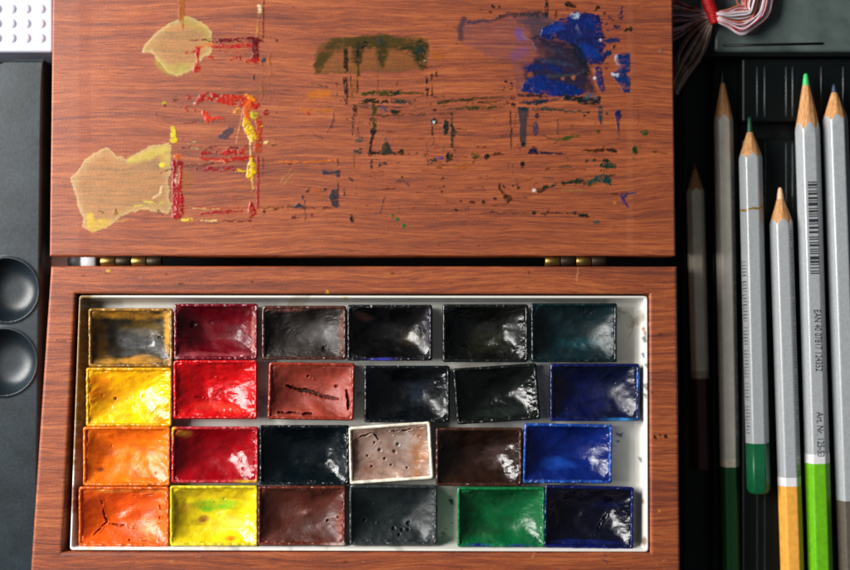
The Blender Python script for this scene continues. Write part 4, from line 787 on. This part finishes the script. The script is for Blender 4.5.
def marks_e(root, barrel, a, ax, side, up, R, rot):
    rr = random.Random(12); V = []; F = []
    pat = [1, 1, 2, 1, 1, 2, 1, 1, 2, 2, 2, 1, 1, 1, 3, 2, 1, 1, 2, 1, 1, 1, 1, 2, 3, 1, 1, 2, 2, 2, 2, 3, 1, 1, 1, 2, 1, 1, 2, 2, 1, 1, 1, 1, 1, 2, 3, 1, 2, 1, 1, 2, 1, 2, 1, 1, 1, 1]
    tot = sum(pat); s = 113.; f = 96. / tot
    for i, p_ in enumerate(pat):
        if i % 2 == 0:
            p = [on_facet(a, ax, side, up, R, rot, s + q, t, 0) for q, t in ((0, -3.6), (p_ * f, -3.6), (p_ * f, 5.4), (0, 5.4))]
            b = len(V); V += [tuple(x) for x in p]; F.append([b, b + 1, b + 2, b + 3])
        s += p_ * f
    obj('barcode', V, F, M_ink, root, smooth=False)
    text_mesh('number_print', 'EAN 40 07817 124352', 9.6, a, ax, side, up, R, rot, 245, 308, 1.8, 0, root)
    text_mesh('article_print', 'Art. Nr. 125-53', 9.6, a, ax, side, up, R, rot, 350, 396, 1.2, 0, root)
make_pencil((805.8, 73.5), (822.5, 640), -46, 24.6, 12.5, 60, 7.5, coloured('mint_green_lead', (70, 190, 110)), M_silver,
            [(394, 403.5, 'ring', M_ringw), (403.5, 566, 'dipped_end', m_dip('lime_dip', (104, 180, 20)))],
            'silver pencil printed with a barcode, mint green point and lime green end', RT, marks_e)
make_pencil((834, 84), (853.5, 640), -46, 25, 9, 38, 6, coloured('navy_lead', (44, 56, 78)), M_silver,
            [(431, 556, 'dipped_end', m_dip('grey_brown_dip', (92, 84, 74)))],
            'silver pencil with a dark blue-grey point at the right edge of the photo', RT)

# ------------------------------------------------------------------ pencil tin
tin = thing('pencil_tin', 'dark green-black pencil tin with a ribbed plastic insert, holding the pencils', 'pencil tin', (*w(770, 320, -80), TABLE_Z))
x0 = w(682, 0, -98)[0]; x1 = w(930, 0, -60)[0]; xs1 = w(742, 0, -60)[0]; yt = w(0, 54, -60)[1]; yb = w(0, 640, -60)[1]
V, F = box(x0, x1, yb, yt, TABLE_Z, -89.3); obj('tin_floor', V, F, M_blackpl, tin, smooth=False)
# raised insert with a cross trough
ytr0, ytr1 = w(0, 122, -60)[1], w(0, 139, -60)[1]
def insert_block(name, ya, yb_):
    V, F = box(xs1, x1 - 6, ya, yb_, -89.3, -58.6); o = bevel(obj(name, V, F, M_blackpl, tin, smooth=False), 2.5, 4); return o
V, F = box(w(713, 0, -74)[0], xs1, yb + 4, yt - 4, -89.3, -74); bevel(obj('insert_step', V, F, M_blackpl, tin, smooth=False), 1.5)
ins = insert_block('insert', ytr0, yt - 4); ins2 = insert_block('insert', yb + 4, ytr1)
V, F = box(xs1 + 1, x1 - 7, ytr1, ytr0, -89.3, -74); obj('insert_trough', V, F, M_blackpl, tin, smooth=False)
for px_ in (757, 764.5, 786, 792.5, 821, 843, 860):
    for (ya, yb_) in ((66, 118), (142, 620)):
        X = w(px_, 0, -60)[0]; A = w(0, ya, -60)[1]; B = w(0, yb_, -60)[1]
        V, F = tube([(X, A, -59.2), (X, A - 2, -58.9), (X, B + 2, -58.9), (X, B, -59.2)], [.5, 1.2, 1.2, .5], 10); obj('rib', V, F, M_blackrib, tin)
for px_ in (712,):
    X = w(px_, 0, -95)[0]; A = w(0, 66, -95)[1]; B = w(0, 620, -95)[1]
    V, F = tube([(X, A, -89), (X, B, -89)], 1.3, 10); obj('rib', V, F, M_blackrib, tin)
# far end wall and broad ledge
V, F = box(x0, x1, yt - 4, yt, -89.3, -50); bevel(obj('end_wall', V, F, M_blackpl, tin, smooth=False), 1.5)
V, F = box(w(714, 0, -50)[0], x1, yt, w(0, -60, -50)[1], TABLE_Z, -47); bevel(obj('hinge_flap', V, F, M_tin, tin, smooth=False), 4, 4)
V, F = tube([(w(722, 0, -50)[0], w(0, 46, -50)[1], -47.5), (w(822, 0, -50)[0], w(0, 44, -50)[1], -47.5)], 1.6, 8); obj('seam', V, F, M_blackpl, tin)

# ------------------------------------------------------------------ thread skein
sk = thing('thread_skein', 'skein of pink, white and red embroidery thread tied with a red wrap', 'thread', (*w(722, 15, -47), -47), None)
cols = [((236, 226, 232), 5), ((222, 150, 168), 3), ((186, 60, 70), 3), ((216, 116, 84), 2), ((170, 96, 70), 1)]
mats = {}
def strand_mat(kind):
    if kind not in mats:
        m, nt, bs = newmat('thread_%s' % kind); v = px_coords(nt)
        c1, c2 = {'white': ((240, 232, 238), (224, 206, 214)), 'pink': ((226, 164, 180), (236, 220, 226)), 'red': ((182, 46, 58), (226, 150, 160)), 'salmon': ((214, 112, 84), (232, 190, 180)), 'brown': ((112, 80, 66), (150, 110, 92)), 'tan': ((150, 124, 106), (190, 170, 156))}[kind]
        col = ramp(nt, nz(nt, v, .09, 2), [(.4, lin(c1)), (.6, lin(c2))]); nt.links.new(col, bs.inputs['Base Color']); bs.inputs['Roughness'].default_value = .45
        wv = node(nt, 'ShaderNodeTexWave', bands_direction='DIAGONAL'); nt.links.new(v, wv.inputs['Vector']); wv.inputs['Scale'].default_value = .8
        bump(nt, bs, wv.outputs['Fac'], .5, 1.); mats[kind] = m
    return mats[kind]
def bez(P, n=22):
    out = []; P = [np.array(p, float) for p in P]
    for k in range(n):      # Catmull-Rom through all points
        tt = k / (n - 1) * (len(P) - 1); i = min(int(tt), len(P) - 2); f = tt - i
        p0, p1, p2, p3 = P[max(i - 1, 0)], P[i], P[i + 1], P[min(i + 2, len(P) - 1)]
        out.append(.5 * (2 * p1 + (p2 - p0) * f + (2 * p0 - 5 * p1 + 4 * p2 - p3) * f * f + (3 * p1 - p0 - 3 * p2 + p3) * f ** 3))
    return out
rr = random.Random(21)
def strand(pts, kind, r=1.15):
    pts = [(*w(x, y, z), z) for x, y, z in bez(pts)]
    V, F = tube(pts, r, 7); obj('strand', V, F, strand_mat(kind), sk)
kinds_r = ['white', 'pink', 'white', 'red', 'salmon', 'white', 'pink', 'white', 'salmon']
for i in range(62):     # right-hand loop
    f = (i + .5) / 62; g = rr.uniform(-1, 1); z = -36 + 10 * rr.uniform(-1, 1) - 6 * abs(f - .5)
    yb_ = 6 + 28 * f + g; kind = rr.choice(kinds_r)
    if f > .9: kind = rr.choice(['white', 'pink'])
    if f < .25 and rr.random() < .6: kind = rr.choice(['salmon', 'red'])
    bx = 742 - 4 * (1 - f) + rr.uniform(-1, 1)
    ex = 772 - 34 * (1 - f) * rr.uniform(.6, 1.)
    strand([(712, 12 + 6 * f, -34), (720, 11 + 12 * f, z + 2), (729, 10 + 18 * f + g, z + 1), (bx, yb_ + 1.5 * f, z), (bx + 11, yb_ - 5 * f, z - 1), (ex - 3, 12 * f + 2, z - 2), (ex + 2, -16, z - 4)], kind)
for i in range(9):
    g = rr.uniform(-2, 2); strand([(750, 33 + g, -44), (762, 24 + g, -43), (771 + g, 12, -42), (774 + g, -14, -42)], rr.choice(['brown', 'tan', 'brown']))
for i in range(16):     # left-hand tail, upper; box shade put into the darker strand colours
    f = i / 15; z = -48 + rr.uniform(-3, 5)
    strand([(712, 12 + 5 * f, -36), (702, 10 + 10 * f, -42), (690, 6 + 24 * f + rr.uniform(-1, 1), z), (678, 1 + 38 * f + rr.uniform(-2, 2), z - 3), (660, -4 + 52 * f, -54)], rr.choice(['white', 'tan', 'red', 'salmon', 'tan', 'brown', 'pink', 'red']))
for i in range(17):     # hanging tails; tan and brown stand in for the box's shade
    f = i / 16; z = -52 + rr.uniform(-3, 3); g = rr.uniform(-2, 2)
    strand([(714, 18, -37), (711 - 9 * f, 28 - 5 * f + g, -40), (707 - 20 * f + g, 44 - 8 * f + g, z + 10), (699 - 22 * f + g, 60 - 8 * f + g, z + 6), (688 - 14 * f, 75 - 9 * f, z + 2), (677 - 9 * f, 94 - 12 * f + g, z)], rr.choice(['tan', 'brown', 'tan', 'tan']))
# red wrap
V, F = [], []
pts = [(*w(x, y, -34), -34) for x, y in bez([(706, -8), (709, 4), (713, 14), (716, 23)], 14)]
V, F = tube(pts, [7.0 - .12 * i + .25 * math.sin(i * 2.2) for i in range(14)], 22); M_red = plain('red_thread', (196, 12, 22), .5, 0, .3, .5, .5, .9)
obj('red_wrap', V, F, M_red, sk)
for i in range(9):
    ang0 = i * .7; P0 = bez([(706, -8), (709, 4), (713, 14), (716, 23)], 14)[i + 4]; X, Y = w(P0[0], P0[1], -34); V, F = tube([(X + 6.2 * math.cos(a_), Y - 2.2 * math.cos(a_) * .6, -34 + 6.2 * math.sin(a_)) for a_ in np.linspace(0, PI, 14)], .9, 6); obj('red_wrap_turn', V, F, M_red, sk)

# ------------------------------------------------------------------ left: dark palette with wells
pal = thing('palette_tray', 'dark slate plastic mixing palette with round wells, left of the paint box', 'palette', (*w(10, 320, -40), TABLE_Z))
PZ = -42.0
qp = [w(-34, 58, PZ), w(44.2, 58, PZ), w(37, 640, PZ), w(-34, 640, PZ)]
xa, xb, ya, yb_ = qp[3][0], qp[1][0], qp[3][1], qp[0][1]
holes = [(7, 290, 31), (3.5, 362, 32.5), (2, 152, 0)]
nu, nv = 150, 700
uu, vv = np.meshgrid(np.linspace(0, 1, nu), np.concatenate([np.linspace(0, .02, 40), np.linspace(.0203, 1, nv - 40)]), indexing='ij')
W_ = 78.; hgt = vv * 590; lb_ = np.where(hgt < 60, 60 - np.sqrt(np.maximum(3600 - (60 - hgt) ** 2, 0)), 0) * .97
rb_ = np.where(hgt < 4, 4 - np.sqrt(np.maximum(16 - (4 - hgt) ** 2, 0)), 0)
P = bil(qp, (lb_ + uu * (W_ - lb_ - rb_)) / W_, vv).reshape(-1, 2)
x, y = P[:, 0], P[:, 1]; z = np.full(len(x), PZ)
for (hx, hy, hr_) in holes:
    if hr_ == 0: continue
    X, Y = w(hx, hy, PZ); r = np.hypot(x - X, y - Y); R = hr_ * 1.034
    z += np.where(r < R, -21 * (1 - np.clip(r / R, 0, 1) ** 4) ** .6 - 1.0, 0) + 1.4 * np.exp(-((r - R - 1.2) / 1.3) ** 2)
er = np.minimum(np.minimum(uu, 1 - uu).ravel() * 104, np.minimum(vv, 1 - vv).ravel() * 590)
X, Y = w(44.2, 58, PZ); 
z -= 5 * (1 - np.clip(er / 5, 0, 1)) ** 2
V = np.column_stack([x, y, z]); F = grid_faces(nu, nv)[:, ::-1]
idx = np.arange(nu * nv).reshape(nu, nv); loop = np.concatenate([idx[:, 0], idx[-1, 1:], idx[-2::-1, -1], idx[0, -2:0:-1]])
b0 = len(V); Lw = V[loop].copy(); Lw[:, 2] = TABLE_Z + 1; V = np.concatenate([V, Lw]); n = len(loop); k = np.arange(n); k2 = (k + 1) % n
F = F.tolist() + np.stack([loop[k], loop[k2], b0 + k2, b0 + k], 1).tolist()
obj('palette_body', V, F, M_well, pal)

# white studded plastic, top left
wt = thing('studded_mat', 'white plastic sheet with rows of small raised dots, in the top left corner', 'plastic mat', (*w(20, 10, -60), TABLE_Z))
q2 = [w(-70, -70, -50), w(53, -70, -50), w(53, 52, -50), w(-70, 52, -50)]
V, F = box(q2[3][0], q2[1][0], q2[3][1], q2[0][1], TABLE_Z, -50); bevel(obj('sheet', V, F, M_white, wt, smooth=False), 3, 4)
proto = None
for i in range(-4, 3):
    for j in range(-4, 3):
        X, Y = w(27.2 + (i) * 14.6 , 23.5 + j * 14.6, -50)
        if not (q2[3][0] + 6 < X < q2[1][0] - 4 and q2[3][1] + 6 < Y < q2[0][1] - 6): continue
        if proto is None:
            V = []; F = []; N = 20; rs = [(4.2, 0.05), (3.6, .5), (2.8, 1.3), (1.8, 1.6), (.6, 1.8)]
            for a_, (r_, h_) in enumerate(rs):
                V += [(X + r_ * math.cos(2 * PI * k / N), Y + r_ * 1.25 * math.sin(2 * PI * k / N), -50 + h_) for k in range(N)]
                if a_: F += [[(a_ - 1) * N + k, (a_ - 1) * N + (k + 1) % N, a_ * N + (k + 1) % N, a_ * N + k] for k in range(N)]
            F.append([(len(rs) - 1) * N + k for k in range(N)]); proto = obj('stud', V, F, M_white, wt); px0 = (X, Y)
        else:
            c = proto.copy(); C.objects.link(c); c.parent = wt; c.location = ((X - px0[0]) * S, (Y - px0[1]) * S, 0)

# white cap glimpsed through the hinge gap
rod = thing('paint_tube', 'white tube with a grey band, glimpsed in the gap left of the hinge', 'paint tube', (*w(72, 261, -70), TABLE_Z))
def seg(name, xa_, xb_, r, mat):
    A = w(xa_, 261.5, -70); B = w(xb_, 261.5, -70); V, F = tube([(A[0], A[1], -88), (A[0] + 1, A[1], -88), (B[0] - 1, B[1], -88), (B[0], B[1], -88)], [r - 1, r, r, r - 1], 24); return obj(name, V, F, mat, rod)
seg('tube_body', 49, 66, 13, M_rod); seg('band', 66, 79, 11.5, M_grey); seg('cap', 79, 94, 13, M_rod)

# ------------------------------------------------------------------ light and camera
sc = bpy.context.scene
wd = bpy.data.worlds.new('World'); sc.world = wd; wd.use_nodes = True
bg = wd.node_tree.nodes['Background']; bg.inputs[0].default_value = (.80, .88, 1, 1); bg.inputs[1].default_value = .08
def area(name, loc, target, sx, sy, power, color):
    l = bpy.data.lights.new(name, 'AREA'); l.shape = 'RECTANGLE'; l.size = sx * S; l.size_y = sy * S; l.energy = power; l.color = color
    o = bpy.data.objects.new(name, l); C.objects.link(o); o.location = Vector(loc) * S
    o.rotation_euler = (Vector(target) - Vector(loc)).to_track_quat('-Z', 'Y').to_euler(); return o
area('window_light', (-1650, 480, 1150), (0, 0, 0), 1350, 1150, 9.0, (1, .98, .95))
cam = bpy.data.cameras.new('Camera'); co = bpy.data.objects.new('Camera', cam); C.objects.link(co)
co.location = (0, 0, H * S); cam.sensor_width = 36; cam.lens = 36 * H / 850; cam.clip_start = .01; cam.clip_end = 10
cam.dof.use_dof = True; cam.dof.focus_distance = (H + 8) * S; cam.dof.aperture_fstop = 3.4
sc.camera = co
sc.view_settings.view_transform = 'Standard'; sc.view_settings.look = 'None'; sc.view_settings.gamma = 1; sc.view_settings.exposure = 0
